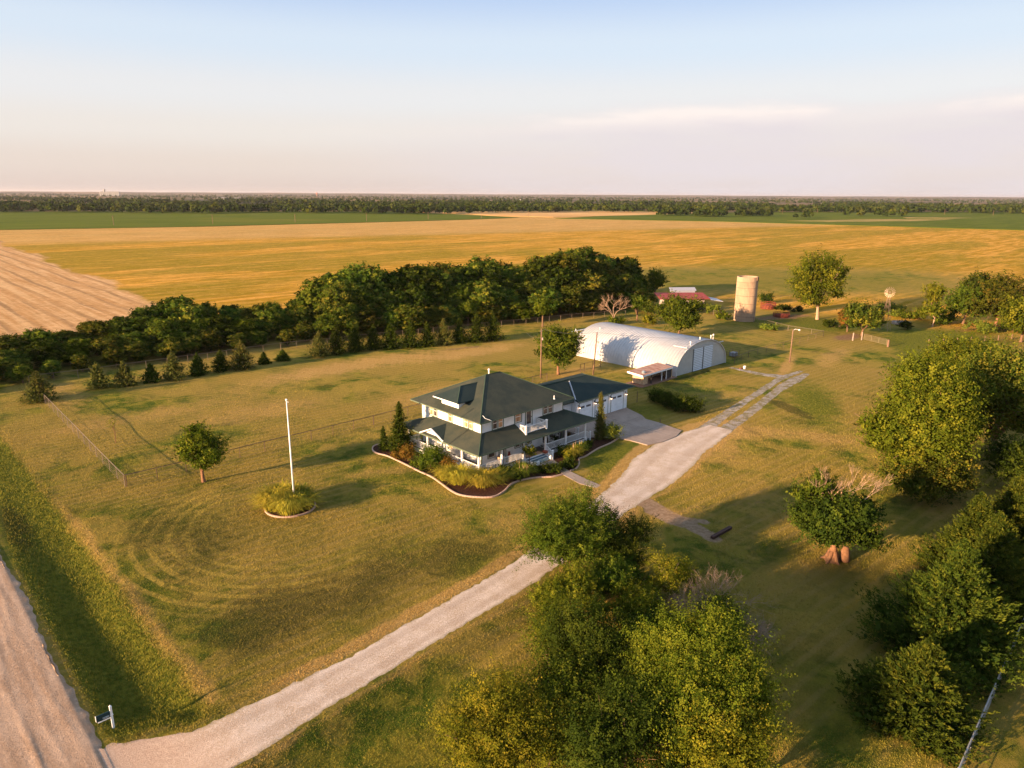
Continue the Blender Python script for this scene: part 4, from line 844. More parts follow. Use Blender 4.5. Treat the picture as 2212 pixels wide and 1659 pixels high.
mb = MB(); mb.lathe([(.16, 0), (.1, .06), (.05, .1), (.05, .45)], 8, (60.45, 56.5, 6.12)); mb.build('vent_pipe', MTRIMW, roof)
mb = MB(); mb.tube([(49.2, 56.7, 6.35), (49.2, 56.3, 6.12), (49.6, 55.9, 5.92), (49.75, 55.84, 5.80), (49.75, 56.70, 5.5)], .025, 5); mb.build('cable', MTRIMW, roof)
# dormer
SL = (9.02-5.86)/(54.6-48.1)
def rz(x): return 5.86+SL*(x-48.1)
mb = MB(); x0, y0, y1 = 49.0, 60.68, 63.8; xe = 51.1
mb.add([(x0,y0,rz(x0)-.02),(x0,y1,rz(x0)-.02),(x0,y1,7.16),(x0,y0,7.16),(xe,y0,7.16),(xe,y1,7.16)], [(0,3,2,1),(0,4,3),(1,2,5),(3,4,5,2)]); dormer = mb.build('dormer', MWALL, house)
ap = 8.35; ax = 50.62; bx = (ap-5.86)/SL+48.1; ex0, ey0, ey1, ez = 48.3, 60.05, 64.5, 7.17; bz = (ez-5.86)/SL+48.1
mb = MB(); vt = [(ex0,ey0,ez),(ex0,ey1,ez),(ax,62.3,ap),(bx,62.3,ap),(bz,ey0,ez),(bz,ey1,ez)]; lo = [(a, b_, c-.10) for a, b_, c in vt]
mb.add(vt+lo, [(0,2,1),(0,4,3,2),(1,2,3,5),(6,7,11,10),(0,1,7,6),(0,6,10,4),(1,5,11,7)]); dr = mb.build('dormer_roof', MSHING2, dormer)
mb = MB(); mb.box(ex0-.03, ex0, ey0-.03, ey1+.03, ez-.13, ez-.012); mb.build('fascia', MSASH, dormer)
mb = MB(); mb.tube([(ex0, ey0, ez+.01), (ax, 62.3, ap+.01), (bx, 62.3, ap+.01)], .045, 5); mb.build('ridge_cap', MCAP, dormer)

def fb(b, face, a0, a1, z0, z1, d0, d1):
    ax_, pos = face
    if ax_ == 'x': b.box(pos-d1, pos-d0, a0, a1, z0, z1)
    else: b.box(a0, a1, pos-d1, pos-d0, z0, z1)
def window(root, face, a0, a1, z0, z1, n=1, glass=None, trim=.11, rail=True, casing=True, mt=None, flat=False):
    b = MB()
    fb(b, face, a0-trim, a0, z0-trim*.8, z1+trim, 0, .055); fb(b, face, a1, a1+trim, z0-trim*.8, z1+trim, 0, .055)
    fb(b, face, a0, a1, z1, z1+trim, 0, .05); fb(b, face, a0, a1, z0-trim*.8, z0, 0, .07)
    w = (a1-a0)/n
    for i in range(1, n): fb(b, face, a0+i*w-.07, a0+i*w+.07, z0, z1, 0, .045)
    f = b.build('window', mt or MTRIM, root)
    for i in range(n):
        l = a0+i*w+(.07 if i else 0); r = a0+(i+1)*w-(.07 if i < n-1 else 0); s = MB(); t = .06
        fb(s, face, l, l+t, z0, z1, .004, .035); fb(s, face, r-t, r, z0, z1, .004, .035); fb(s, face, l+t, r-t, z0, z0+t, .004, .035); fb(s, face, l+t, r-t, z1-t, z1, .004, .035)
        if rail: zm = z0+(z1-z0)*.62; fb(s, face, l+t, r-t, zm-.03, zm+.03, .004, .03)
        s.build('sash', MSASH, root if flat else f); p = MB(); fb(p, face, l+t, r-t, z0+t, z1-t, .002, .012); p.build('pane', (glass[i] if isinstance(glass, (list, tuple)) else glass) or MGLASS, root if flat else f)
    return f
FX, FY = ('x', HX0), ('y', HY0)
window(house, FX, 64.84, 66.2, 4.34, 5.45, 2, [MGLASS, MCURT]); window(house, FX, 61.98, 62.62, 4.34, 5.42, 1, MCURT); window(house, FX, 58.25, 59.75, 4.36, 5.42, 2, MCURT)
window(house, FY, 50.72, 52.30, 4.34, 5.45, 2, [MGLASS, MCURT]); window(house, FY, 54.22, 55.2, 4.40, 5.45, 1, MCURT); window(house, FY, 58.9, 60.5, 4.38, 5.5, 2, MGLASS)
window(dormer, ('x', 49.0), 61.0, 63.35, 6.62, 6.98, 2, MGLASS, .07, False, mt=MSASH, flat=True)
window(house, FX, 64.7, 66.3, 1.38, 1.95, 1, MGLASS, .08, False); window(house, FX, 61.9, 62.7, .95, 2.2, 1, MCURT); window(house, FX, 58.1, 59.7, 1.30, 1.9, 1, MGLASS, .08, False)
window(house, FY, 50.05, 51.05, 1.05, 1.95, 1, MGLASS, .09, False); window(house, FY, 54.25, 56.9, 1.30, 1.95, 3, MGLASS, .09, False)
window(house, ('y', 58.9), 60.9, 61.9, 1.0, 2.2, 1, MGLASS, .1)
def door(root, face, a0, a1, z0, z1, mt, glass=True):
    b = MB(); fb(b, face, a0-.1, a0, z0, z1+.1, 0, .06); fb(b, face, a1, a1+.1, z0, z1+.1, 0, .06); fb(b, face, a0, a1, z1, z1+.1, 0, .05); f = b.build('door', mt, root)
    s = MB(); fb(s, face, a0, a0+.12, z0, z1, .003, .03); fb(s, face, a1-.12, a1, z0, z1, .003, .03); fb(s, face, a0+.12, a1-.12, z0, z0+.2, .003, .03); fb(s, face, a0+.12, a1-.12, z1-.12, z1, .003, .03); s.build('door_leaf', MSASH, f)
    p = MB(); fb(p, face, a0+.12, a1-.12, z0+.2, z1-.12, .002, .014); p.build('pane', MGLASS, f); h = MB(); fb(h, face, a1-.1, a1-.06, z0+.95, z0+1.05, .03, .08); h.build('handle', MDARK, f)
door(house, FY, 55.95, 56.95, 3.60, 5.5, MTRIM); door(house, FY, 51.75, 52.7, .56, 2.5, MTRIM); door(house, ('y', 58.9), 59.4, 60.3, .56, 2.55, MTRIMW)
# porch
EX0, EX1, EY0, EYL, EZ, JZ = 46.45, 65.9, 54.25, 69.3, 3.0, 4.28
PS = (JZ-EZ)/(HY0-EY0)
bx0, bx1, by = 54.2, 57.75, 55.1; bzz = EZ+PS*(by-EY0)
mb = MB(); T = .10
def pl(*p): mb.slab(list(p), T)
pl((EX0,EY0,EZ),(HX0,HY0,JZ),(HX0,65.4,JZ),(EX0,EYL,EZ))
pl((EX0,EYL,EZ),(HX0,65.4,JZ),(HX0,EYL,EZ)); pl((HX0,HY1+.01,EZ+.02),(HX0+.7,HY1+.01,EZ+.02),(HX0+.7,EYL,EZ),(HX0,EYL,EZ))
xh = EX0+(by-EY0)*(HX0-EX0)/(HY0-EY0); xr = EX1-(by-EY0)*(EX1-HX1)/(HY0-EY0)
pl((EX0,EY0,EZ),(EX1,EY0,EZ),(xr,by,bzz),(xh,by,bzz)); pl((xh,by,bzz),(bx0,by,bzz),(bx0,HY0,JZ),(HX0,HY0,JZ)); pl((bx1,by,bzz),(xr,by,bzz),(HX1,HY0,JZ),(bx1,HY0,JZ))
pl((EX1,EY0,EZ),(EX1,60.5,EZ),(HX1,60.5,JZ),(HX1,HY0,JZ))
proof = mb.build('porch_roof', MSHING, house)
mb = MB(); mb.box(EX0-.03, EX1+.03, EY0-.03, EY0, EZ-.17, EZ-.01); mb.box(EX0-.03, EX0, EY0, EYL+.03, EZ-.17, EZ-.01); mb.box(EX1, EX1+.03, EY0, 60.5, EZ-.17, EZ-.01); mb.box(EX0, HX0+.7, EYL, EYL+.03, EZ-.17, EZ-.01); mb.build('fascia', MTRIM, proof)
mb = MB(); mb.box(EX0, HX0-.003, EY0, EYL, EZ-.16, EZ-.125); mb.box(HX0-.003, EX1, EY0, HY0-.003, EZ-.16, EZ-.125); mb.box(HX1+.003, EX1, HY0-.003, 60.5, EZ-.16, EZ-.125); mb.build('porch_ceiling', MTRIMW, proof)
mb = MB()
for p in [((EX0,EY0,EZ+.01),(HX0,HY0,JZ+.01)), ((EX0,EYL,EZ+.01),(HX0,65.4,JZ+.01)), ((EX1,EY0,EZ+.01),(HX1,HY0,JZ+.01))]: mb.tube(p, .05, 5)
mb.build('ridge_cap', MCAP, proof)
# little gable on the left side of the porch roof
gyc, gz_ = 62.65, 4.0; PSx = (JZ-EZ)/(HX0-EX0)
mb = MB(); zl = EZ+.16; xl = EX0-.02
mb.add([(xl,60.5,zl-.06),(xl,gyc,gz_),(49.02,gyc,gz_+.15),(xl,64.7,zl-.06),(xl,60.5,zl-.16),(xl,gyc,gz_-.12),(xl,64.7,zl-.16)], [(0,2,1),(1,2,3),(0,1,5,4),(1,3,6,5)]); gab = mb.build('porch_gable', MSHING2, house)
mb = MB(); mb.add([(xl-.03,60.4,zl-.1),(xl-.03,gyc,gz_+.02),(xl-.03,64.8,zl-.1),(xl-.03,60.4,zl-.24),(xl-.03,gyc,gz_-.14),(xl-.03,64.8,zl-.24),
  (xl+.12,60.4,zl-.1),(xl+.12,gyc,gz_+.02),(xl+.12,64.8,zl-.1),(xl+.12,60.4,zl-.24),(xl+.12,gyc,gz_-.14),(xl+.12,64.8,zl-.24)], [(0,3,4,1),(1,4,5,2),(0,1,7,6),(1,2,8,7),(3,9,10,4),(4,10,11,5)]); mb.build('rake_board', MSASH, gab)
mb = MB(); mb.add([(xl+.35,61.2,EZ+.12),(xl+.35,64.1,EZ+.12),(xl+.35,gyc,gz_-.2)], [(0,2,1)]); mb.build('tympanum', MWALL, gab)
# porch floor, skirt, columns, railings
mb = MB(); FZ = .55
mb.box(46.95, HX0-.003, 54.8, 68.3, FZ-.08, FZ); mb.box(HX0-.003, 64.9, 54.8, HY0-.003, FZ-.08, FZ); mb.box(58.9, 64.9, HY0-.003, 58.88, FZ-.08, FZ-.001); mb.box(62.41, 64.9, 58.88, 60.4, FZ-.08, FZ-.001); mb.build('porch_floor', MFLOOR, house)
mb = MB(); mb.box(46.98, 47.04, 54.83, 68.25, 0, FZ-.085); mb.box(47.04, 54.2, 54.83, 54.89, 0, FZ-.085); mb.box(57.1, 64.85, 54.83, 54.89, 0, FZ-.085); mb.box(64.8, 64.85, 54.89, 60.3, 0, FZ-.085)
mb.box(46.93, 46.95, 54.78, 68.3, FZ-.14, FZ-.005); mb.box(46.95, 64.92, 54.78, 54.8, FZ-.14, FZ-.005); mb.build('porch_skirt', MTRIMW, house)
def column(x, y):
    b = MB(); b.box(x-.17, x+.17, y-.17, y+.17, FZ, FZ+.1); b.lathe([(.14, .1), (.145, .8), (.12, 2.22)], 12, (x, y, FZ)); b.box(x-.16, x+.16, y-.16, y+.16, 2.75, 2.845); b.build('column', MTRIMW, house)
for y in (67.9, 64.2, 60.95, 57.85, 54.98): column(47.12, y)
for x in (50.5, 53.95, 57.5, 61.05, 64.6): column(x, 54.98)
def railing(p, q_, root=None, z0=FZ+.12, z1=FZ+.88, name='railing', z0b=None, z1b=None, sp=.19, t=.024):
    p, q_ = Vector(p+(0,)), Vector(q_+(0,)); b = MB(); L_ = (q_-p).length; n = max(2, int(L_/sp)); d = (q_-p)/L_; nn = Vector((-d.y, d.x, 0))*.035
    z0b = z0 if z0b is None else z0b; z1b = z1 if z1b is None else z1b
    for za, zb in ((z0, z0b), (z1, z1b)):
        A = [p-nn, q_-nn, q_+nn, p+nn]; Zs = [za, zb, zb, za]; vs_ = [(a.x, a.y, z) for a, z in zip(A, Zs)]+[(a.x, a.y, z+.06) for a, z in zip(A, Zs)]
        b.add(vs_, [(0,3,2,1),(4,5,6,7),(0,1,5,4),(1,2,6,5),(2,3,7,6),(3,0,4,7)])
    for i in range(1, n):
        f = i/n; c = p+d*L_*f; a0 = z0+(z0b-z0)*f+.05; a1 = z1+(z1b-z1)*f+.01
        if a1-a0 > .04: b.box(c.x-t, c.x+t, c.y-t, c.y+t, a0, a1)
    return b.build(name, MTRIMW, root or house)
ys = (67.9, 64.2, 60.95, 57.85, 54.98)
for a, b_ in zip(ys[:-1], ys[1:]): railing((47.1, b_+.16), (47.1, a-.16))
railing((47.28, 68.0), (48.95, 68.0))
xs = (47.12, 50.5, 53.95); 
for a, b_ in zip(xs[:-1], xs[1:]): railing((a+.16, 54.96), (b_-.16, 54.96))
for a, b_ in ((57.5, 61.05), (61.05, 64.6)): railing((a+.16, 54.96), (b_-.16, 54.96))
def newel(x, y, z0, z1, r=.085, root=None):
    b = MB(); b.box(x-r, x+r, y-r, y+r, z0, z1); b.box(x-r*1.3, x+r*1.3, y-r*1.3, y+r*1.3, z1, z1+.05); b.add([(x-r,y-r,z1+.05),(x+r,y-r,z1+.05),(x+r,y+r,z1+.05),(x-r,y+r,z1+.05),(x,y,z1+.13)], [(0,1,4),(1,2,4),(2,3,4),(3,0,4)]); b.build('newel_post', MTRIMW, root or house)
# front steps
st = MB(); ri = MB()
for i in range(3):
    y1_ = 54.82-i*.36; z = FZ-.14*(i+1); st.box(54.3, 57.02, y1_-.38, y1_, z-.035, z+.001*i); ri.box(54.32, 57.0, y1_-.36, y1_-.34, max(0, z-.135), z-.038)
stairs = st.build('stairs', MTREAD, house); ri.build('riser', MTRIMW, stairs)
mb = MB(); mb.box(54.15, 54.3, 53.5, 54.8, 0, .3); mb.box(57.02, 57.14, 53.5, 54.8, 0, .4); mb.build('stair_cheek', MTRIMW, stairs)
newel(57.1, 53.42, 0, 1.15); railing((57.1, 53.5), (57.42, 54.85), None, .3, .98, z0b=.68, z1b=1.42)
# right end steps
mb = MB(); mb.box(64.92, 65.28, 55.1, 56.9, .28, .38); mb.box(65.28, 65.64, 55.1, 56.9, .10, .20); mb.build('stairs', MTREAD, house)
newel(65.62, 55.0, 0, 1.15); newel(65.62, 57.0, 0, 1.15); railing((64.75, 54.98), (65.55, 55.0), None, .67, 1.42, z0b=.3, z1b=1.0); railing((64.9, 57.0), (65.55, 57.0), None, .67, 1.42, z0b=.3, z1b=1.0)
# balcony let into the porch roof
bal = MB(); bal.box(bx0, bx1, by, HY0-.003, 3.44, 3.50); bal = bal.build('balcony', simple('balcony_deck', lin((84, 88, 92)), .8), house)
mb = MB()
for x in (bx0, bx1-.05): mb.add([(x,by,3.46),(x,HY0-.01,3.46),(x,HY0-.01,JZ),(x,by,bzz+.0),(x+.05,by,3.46),(x+.05,HY0-.01,3.46),(x+.05,HY0-.01,JZ),(x+.05,by,bzz)], [(0,1,2,3),(4,7,6,5),(3,2,6,7)])
mb.build('balcony_cheek', MTRIMW, bal)
newel(bx0+.1, by-.08, 3.36, 4.42, .10, bal); newel(bx1-.1, by-.08, 3.36, 4.42, .10, bal)
railing((bx0+.2, by-.08), (bx1-.2, by-.08), bal, 3.55, 4.27); railing((bx0+.1, by+.02), (bx0+.1, HY0-.02), bal, bzz+.05, 4.27, z0b=4.27, z1b=4.3); railing((bx1-.1, by+.02), (bx1-.1, HY0-.02), bal, bzz+.05, 4.27, z0b=4.27, z1b=4.3)
# ------------------------------------------------------------------ garage
MGW = siding('garage_siding', (.80, .81, .82), .25); MGD = siding('garage_door_panel', (.78, .80, .82), .52, depth=.01)
gar = thing('garage', (69.4, 60.65, 0), 'white three-door garage with a green hipped roof joined to the farmhouse', 'garage')
GY = 60.65
mb = MB(); mb.box(69.4, 80.35, GY, 70.2, 0, 3.0); mb.box(HX1+.01, 69.4, 61.6, 67.5, 0, 3.0); mb.build('wall', MGW, gar)
b = MB(); b.v = [(69.3,60.3,3.1),(81.7,60.3,3.1),(81.7,70.6,3.1),(69.3,70.6,3.1),(HX1+.02,65.45,4.62),(76.8,65.45,4.62),(HX1+.02,61.0,3.1),(69.3,61.0,3.1),(HX1+.02,70,3.1)]
b.f = [(0,1,5),(1,2,5),(2,3,5),(0,5,7)]
mb = MB(); mb.slab([(69.3,60.3,3.16),(81.7,60.3,3.16),(76.8,65.45,4.68),(72.9,65.45,4.68),(69.3,60.9,3.34)], .14)
mb.slab([(81.7,60.3,3.16),(81.7,70.6,3.16),(76.8,65.45,4.68)], .14); mb.slab([(76.8,65.45,4.68),(81.7,70.6,3.16),(66,70.6,3.16),(66,65.45,4.68)], .14)
groof = mb.build('roof', MSHING2, gar)
mb = MB(); mb.slab([(HX1+.02,60.95,3.1),(69.28,60.95,3.1),(69.45,61.2,3.17),(72.85,65.42,4.60),(HX1+.02,65.42,4.60)], .12); mb.slab([(HX1+.02,65.42,4.6),(66,65.42,4.6),(66,69.8,3.12),(HX1+.02,69.8,3.12)], .12); mb.build('roof', MSHING, gar)
mb = MB(); mb.tube([(69.35, 60.85, 3.36), (72.55, 64.95, 4.56)], [.085, .085], 4); mb.build('flashing', simple('pale_flashing', lin((176, 178, 184)), .4, .05), groof)
mb = MB(); mb.box(69.3, 81.73, 60.27, 60.3, 3.0, 3.15); mb.box(81.7, 81.73, 60.3, 70.6, 3.0, 3.15); mb.build('fascia', MTRIM, groof)
mb = MB(); mb.box(69.4, 81.68, 60.32, GY-.003, 3.02, 3.05); mb.box(80.36, 81.68, GY, 70.5, 3.0, 3.04); mb.build('soffit', MTRIMW, groof)
mb = MB(); mb.tube([(66, 65.45, 4.69), (76.8, 65.45, 4.69), (81.7, 60.3, 3.17)], .05, 5); mb.tube([(76.8, 65.45, 4.69), (81.7, 70.6, 3.17)], .05, 5); mb.build('ridge_cap', MCAP, groof)
for a0, a1 in ((69.92, 72.62), (73.25, 75.98), (76.7, 79.46)):
    b = MB(); fb(b, ('y', GY), a0-.07, a0, 0, 2.72, 0, .04); fb(b, ('y', GY), a1, a1+.07, 0, 2.72, 0, .04); fb(b, ('y', GY), a0-.07, a1+.07, 2.72, 2.79, 0, .045); f = b.build('garage_door', MTRIM, gar)
    b = MB(); fb(b, ('y', GY), a0, a1, .11, 2.72, .003, .02); b.build('door_leaf', MGD, f); b = MB()
    for s_ in (.14, 1.42):
        for k in range(3): fb(b, ('y', GY), a0+s_+k*.31, a0+s_+k*.31+.27, 1.98, 2.26, .02, .032)
    b.build('pane', MGLASS, f)
    # corner posts
MLAMP = NT('lit_lamp_glass'); e = MLAMP.n('ShaderNodeEmission'); e.inputs[0].default_value = (1, .62, .38, 1); e.inputs[1].default_value = 2.2; MLAMP.t.links.new(e.outputs[0], MLAMP.out.inputs[0]); MLAMP = MLAMP.m
for i, x in enumerate((66.9, 69.68, 73.0, 76.42, 79.85)):
    yy = 61.6 if i == 0 else GY; zl = 2.3 if i else 2.42
    b = MB(); b.box(x-.07, x+.07, yy-.05, yy, zl, zl+.3); b.tube([(x, yy-.03, zl+.22), (x, yy-.2, zl+.3), (x, yy-.28, zl+.16)], .02, 5); b.lathe([(.04, .12), (.13, 0), (.15, -.04)], 10, (x, yy-.28, zl+.02)); l = b.build('wall_lamp', MDARK, gar)
    b = MB(); b.lathe([(.12, -.12), (.13, -.05)], 10, (x, yy-.28, zl+.01)); b.build('bulb', MLAMP, l)
# ------------------------------------------------------------------ things on the porch
def rocker(x, y, rz_, label, rock=True, col=None):
    root = thing('rocking_chair' if rock else 'porch_chair', (0, 0, 0), label, 'chair'); m_ = col or MTRIMW
    b = MB(); b.slab([(-.26,-.25,.42),(.26,-.25,.42),(.24,.25,.37),(-.24,.25,.37)], .035); b.build('seat', m_, root)
    b = MB()
    for k in range(6): xx = -.22+k*.088; b.tube([(xx, .24, .38), (xx, .38, .95)], .02, 4)
    b.tube([(-.27, .385, .98), (.27, .385, .98)], .035, 5); b.build('backrest', m_, root)
    for s_ in (-1, 1):
        b = MB(); b.tube([(s_*.27, -.26, .64), (s_*.27, .30, .62)], .025, 5); b.tube([(s_*.26, -.22, .05), (s_*.27, -.22, .63)], .022, 5); b.build('armrest', m_, root)
        b = MB(); b.tube([(s_*.24, .24, .05), (s_*.27, .27, .64)], .022, 5); b.build('leg', m_, root)
        if rock: b = MB(); b.tube([(s_*.25, -.48, .10), (s_*.25, -.2, .035), (s_*.25, .15, .03), (s_*.25, .5, .11)], .02, 5); b.build('rocker', m_, root)
    root.location = (x, y, FZ); root.rotation_euler = (0, 0, rz_); return root
rocker(48.2, 61.1, R(-80), 'white rocking chair by the side window on the left porch'); rocker(48.35, 60.15, R(-110), 'white rocking chair nearer the house corner on the left porch')
rocker(58.45, 56.3, R(10), 'white rocking chair between the front column and the recessed door'); rocker(60.0, 56.4, R(20), 'white chair with the dark plant beside it on the porch', False); rocker(62.0, 57.4, R(-15), 'white chair farthest right on the front porch', False)
b = MB(); b.lathe([(.20, 0), (.27, .4), (.28, .5), (.24, .5), (.22, .42)], 14, (51.45, 56.4, FZ)); tag(b.build('planter_pot', simple('tan_pot', lin((170, 146, 116)), .8), smooth=False), 'tall tan pot by the front window near the first column', 'pot')
t = thing('milk_can', (52.95, 56.4, FZ), 'red metal milk can beside the porch door', 'milk can'); b = MB(); b.lathe([(.17, 0), (.17, .42), (.10, .55), (.10, .62), (.15, .66), (.15, .69)], 14, (52.95, 56.4, FZ)); b.build('body', simple('red_enamel', lin((126, 44, 36)), .5), t)
b = MB(); b.tube([(52.8, 56.4, 1.13), (52.75, 56.4, 1.22), (52.85, 56.4, 1.26)], .015, 4); b.tube([(53.1, 56.4, 1.13), (53.15, 56.4, 1.22), (53.05, 56.4, 1.26)], .015, 4); b.build('handle', MDARK, t)
b = MB(); b.lathe([(.18, 0), (.34, .18), (.36, .26), (.30, .26), (.28, .2)], 16, (57.05, 54.55, FZ+.0)); tag(b.build('flower_pot', simple('terracotta', lin((178, 92, 66)), .8)), 'round terracotta bowl at the head of the front steps', 'pot')
bush(60.75, 56.6, .95, .42, 'dark potted plant beside the white porch chair', 'dark', 401, 40, 12, .13, z=FZ, name='potted_plant', cat='plant')
bush(63.7, 57.0, .5, .5, 'reddish potted plant at the right end of the porch', 'rust', 402, 30, 10, .12, z=FZ, name='potted_plant', cat='plant')
mb = MB(); mb.box(54.0, 54.9, 53.35, 53.5, .05, .42); mb.box(54.0, 54.14, 53.5, 54.3, .05, .42); tag(mb.build('planter_box', MTRIMW), 'small white box planter at the left foot of the front steps', 'planter')
# ------------------------------------------------------------------ shrubs of the flower beds
cedar(45.35, 67.3, 6.4, 1.75, 'tall dark conical juniper at the left end of the house', 'cedar', 410, 700, .26, name='juniper', zz=.05, pw=.9, nb=11)
cedar(44.45, 69.5, 3.1, .75, 'short column juniper left of the tall conical juniper', 'cedar', 411, 220, .2, name='juniper', zz=.05, nb=10)
cedar(66.75, 54.35, 6.2, .82, 'tall narrow column evergreen before the garage apron', 'cedarw', 412, 900, .17, name='column_evergreen', zz=.05, pw=.62, nb=12, cat='evergreen')
SH = [(44.4, 64.5, 2.1, .85, 'rust', 'tall rusty brown shrub between the juniper and the big green bush', 120), (43.9, 66.0, 1.0, .9, 'rust', 'low brownish shrub at the foot of the tall juniper', 70),
      (44.9, 61.0, 2.4, 2.1, 'green', 'large rounded mid green bush at the left porch railing', 420), (43.9, 62.7, .7, .42, 'lime', 'tiny lime green plant at the edging', 30), (43.95, 60.9, .7, .5, 'green', 'tiny green plant below the large rounded bush', 30),
      (45.6, 58.4, 2.1, .75, 'rust', 'orange brown narrow shrub before the porch corner', 110), (46.4, 60.0, 1.3, .6, 'rust', 'brown shrub tucked behind the large rounded bush', 60),
      (49.6, 53.4, 1.2, 1.3, 'dark', 'dark green shrub below the front railing', 150), (49.9, 51.6, .9, .8, 'dark', 'small dark shrub by the curving edging', 50),
      (52.9, 51.8, 1.1, .95, 'dark', 'clipped dark hedge bush left of the walk, farthest from it', 90), (53.8, 51.1, 1.1, .95, 'dark', 'clipped dark hedge bush in the middle beside the walk', 90), (54.7, 50.4, 1.1, .9, 'dark', 'clipped dark hedge bush right against the walk', 90),
      (56.6, 50.3, 1.0, .72, 'dark', 'round clipped bush at the tip of the right bed', 90), (57.2, 51.0, .9, .55, 'dark', 'dark bush behind the round clipped bush', 60), (58.4, 52.1, 1.0, .7, 'yellow', 'yellow tinted shrub in the right bed', 70),
      (58.9, 53.6, 1.2, .9, 'dark', 'dark shrub right of the front steps', 100), (61.9, 53.1, 1.2, 1.0, 'dark', 'dark low shrub under the right porch railing', 100), (63.2, 53.2, 1.0, .9, 'dark', 'dark spreading shrub near the right porch end', 90), (60.3, 53.6, 1.0, .8, 'rust', 'brown tinted shrub under the right railing', 70),
      (68.1, 53.6, 1.9, 1.1, 'weed', 'rounded green bush right of the column evergreen', 200)]
for i, (x, y, h, r, k, lab, n) in enumerate(SH): bush(x, y, h, r, lab, k, 420+i, n, 16, .13, z=.05)
tree(53.9, 54.0, 2.5, 1.0, 'small multi-stem tree with yellow green leaves beside the front steps', 'yellow', 445, ncl=110, nlf=13, leaf=.15, base=.3, nl=7, zz=.05, r0=.05, fill=.05, name='small_tree')
for i, (x, y, h, r, k, lab, n, p) in enumerate([(44.9, 55.6, 1.5, 1.6, 'grass', 'big golden grass clump at the front left house corner', 1500, 0), (46.3, 53.3, 1.4, 1.6, 'grass', 'golden grass clump before the corner column', 1500, 0), (47.9, 52.9, 1.25, 1.3, 'weed', 'greener grass clump right of the golden corner clumps', 1000, 0),
      (51.1, 52.3, 1.1, 1.1, 'weed', 'tan grass clump with plumes left of the clipped hedge bushes', 900, 6), (51.8, 53.4, 1.0, .8, 'weed', 'grass clump beside the small front tree', 700, 5), (59.7, 52.5, 1.2, 1.0, 'grass', 'feathery grass clump in the right bed', 900, 6), (61.0, 52.7, 1.3, .8, 'weed', 'second feathery grass clump under the right railing', 700, 5), (44.3, 57.3, 1.3, 1.1, 'grass', 'golden grass clump beside the orange brown shrub', 900, 0)]):
    tuft(x, y, h, r, lab, 450+i, n, k, None, w=.03, z=.05, plume=p)
# ------------------------------------------------------------------ flagpole
fp = thing('flagpole', (29.0, 61.9, 0), 'tall bare white flagpole rising from the grasses', 'flagpole'); b = MB(); b.tube([(29.0, 61.9, 0), (29.0, 61.9, 5), (29.0, 61.9, 10.9)], [.09, .075, .045], 10); b.build('pole', MTRIMW, fp, True)
b = MB(); b.lathe([(.02, 0), (.10, .04), (.12, .1), (.08, .17), (.02, .2)], 10, (29.0, 61.9, 10.9)); b.build('finial', MTRIMW, fp, True); b = MB(); b.tube([(29.0, 61.9, 10.8), (29.12, 61.8, 10.8), (29.12, 61.8, 10.7)], .03, 5); b.build('pulley', MTRIMW, fp)
# ------------------------------------------------------------------ arched barn
q = NT('white_corrugated'); v = q.obj(world=True); sp = q.n('ShaderNodeSeparateXYZ'); q.set(sp.inputs[0], v); t = q.math('FRACT', q.math('DIVIDE', sp.outputs['Y'], .61)); n1 = q.noise(v, .6, 5, .6)
c = q.mix(q.map(n1, .3, .7), (.43, .425, .43), (.51, .50, .50)); c = q.mix(q.math('MULTIPLY', q.map(t, .12, 0), .5), c, (.5, .5, .5)); n2 = q.noise(q.obj(world=True, scale=(.3, 3, .3)), 2, 4, .6); c = q.mix(q.math('MULTIPLY', q.map(n2, .6, .8), .25), c, lin((170, 140, 110)))
q.bsdf(c, .5, q.bump(q.map(t, 0, .15), .5, .03), spec=.3); MARCH = q.m
MEND = siding('ribbed_end_wall', lin((176, 178, 176)), .42, 'X', .04); MLEAF = siding('ribbed_door', lin((196, 206, 216)), .32, 'Z', .06); MLEAF2 = siding('ribbed_door_gap', lin((120, 128, 132)), .32, 'Z', .06)
barn = thing('arched_barn', (109.2, 66.45, 0), 'white arched metal barn with ribbed sliding doors in its end', 'barn'); BX0, BX1, BY0, BY1, BZ = 101.1, 117.3, 66.45, 89.9, 5.35; bc = (BX0+BX1)/2; br = (BX1-BX0)/2
def arc(n=40, e=0.0):
    P_ = []
    for i in range(n+1):
        a = math.pi*i/n; cx = -math.cos(a); sx_ = math.sin(a); P_.append((bc+(br+e)*cx, (BZ+e)*(sx_**.86 if sx_ > 0 else 0)))
    return P_
A0, A1 = arc(40, 0), arc(40, -.12); V_ = []; mb = MB()
for yy in np.arange(BY0-.25, BY1+.3, .6133):
    pass
ysl = [BY0-.22, BY1+.22]; vs_ = [(x, y, z) for y in ysl for x, z in A0]+[(x, y, z) for y in ysl for x, z in A1]; n_ = 41
fs = [(i, i+1, n_+i+1, n_+i) for i in range(40)]+[(2*n_+i, 3*n_+i, 3*n_+i+1, 2*n_+i+1) for i in range(40)]+[(i, 2*n_+i, 2*n_+i+1, i+1) for i in range(40)]+[(n_+i, n_+i+1, 3*n_+i+1, 3*n_+i) for i in range(40)]
mb.add(vs_, fs); br_ = mb.build('arched_roof', MARCH, barn, True)
mb = MB()
for k in range(39):
    yy = BY0+.3+k*.606; P_ = arc(28, .028); 
    mb.tube([(x, yy, z) for x, z in P_[1:-1]], .045, 3, cap=False)
mb.build('seam_rib', MARCH, br_)
for yy, nm in ((BY0, 'end_wall'), (BY1-.1, 'end_wall')):
    b = MB(); P_ = arc(40, -.13); b.add([(x, yy, z) for x, z in P_]+[(x, yy+.1, z) for x, z in P_], [tuple(range(40, -1, -1)), tuple(range(41, 82))]); b.build(nm, MEND, barn)
b = MB()
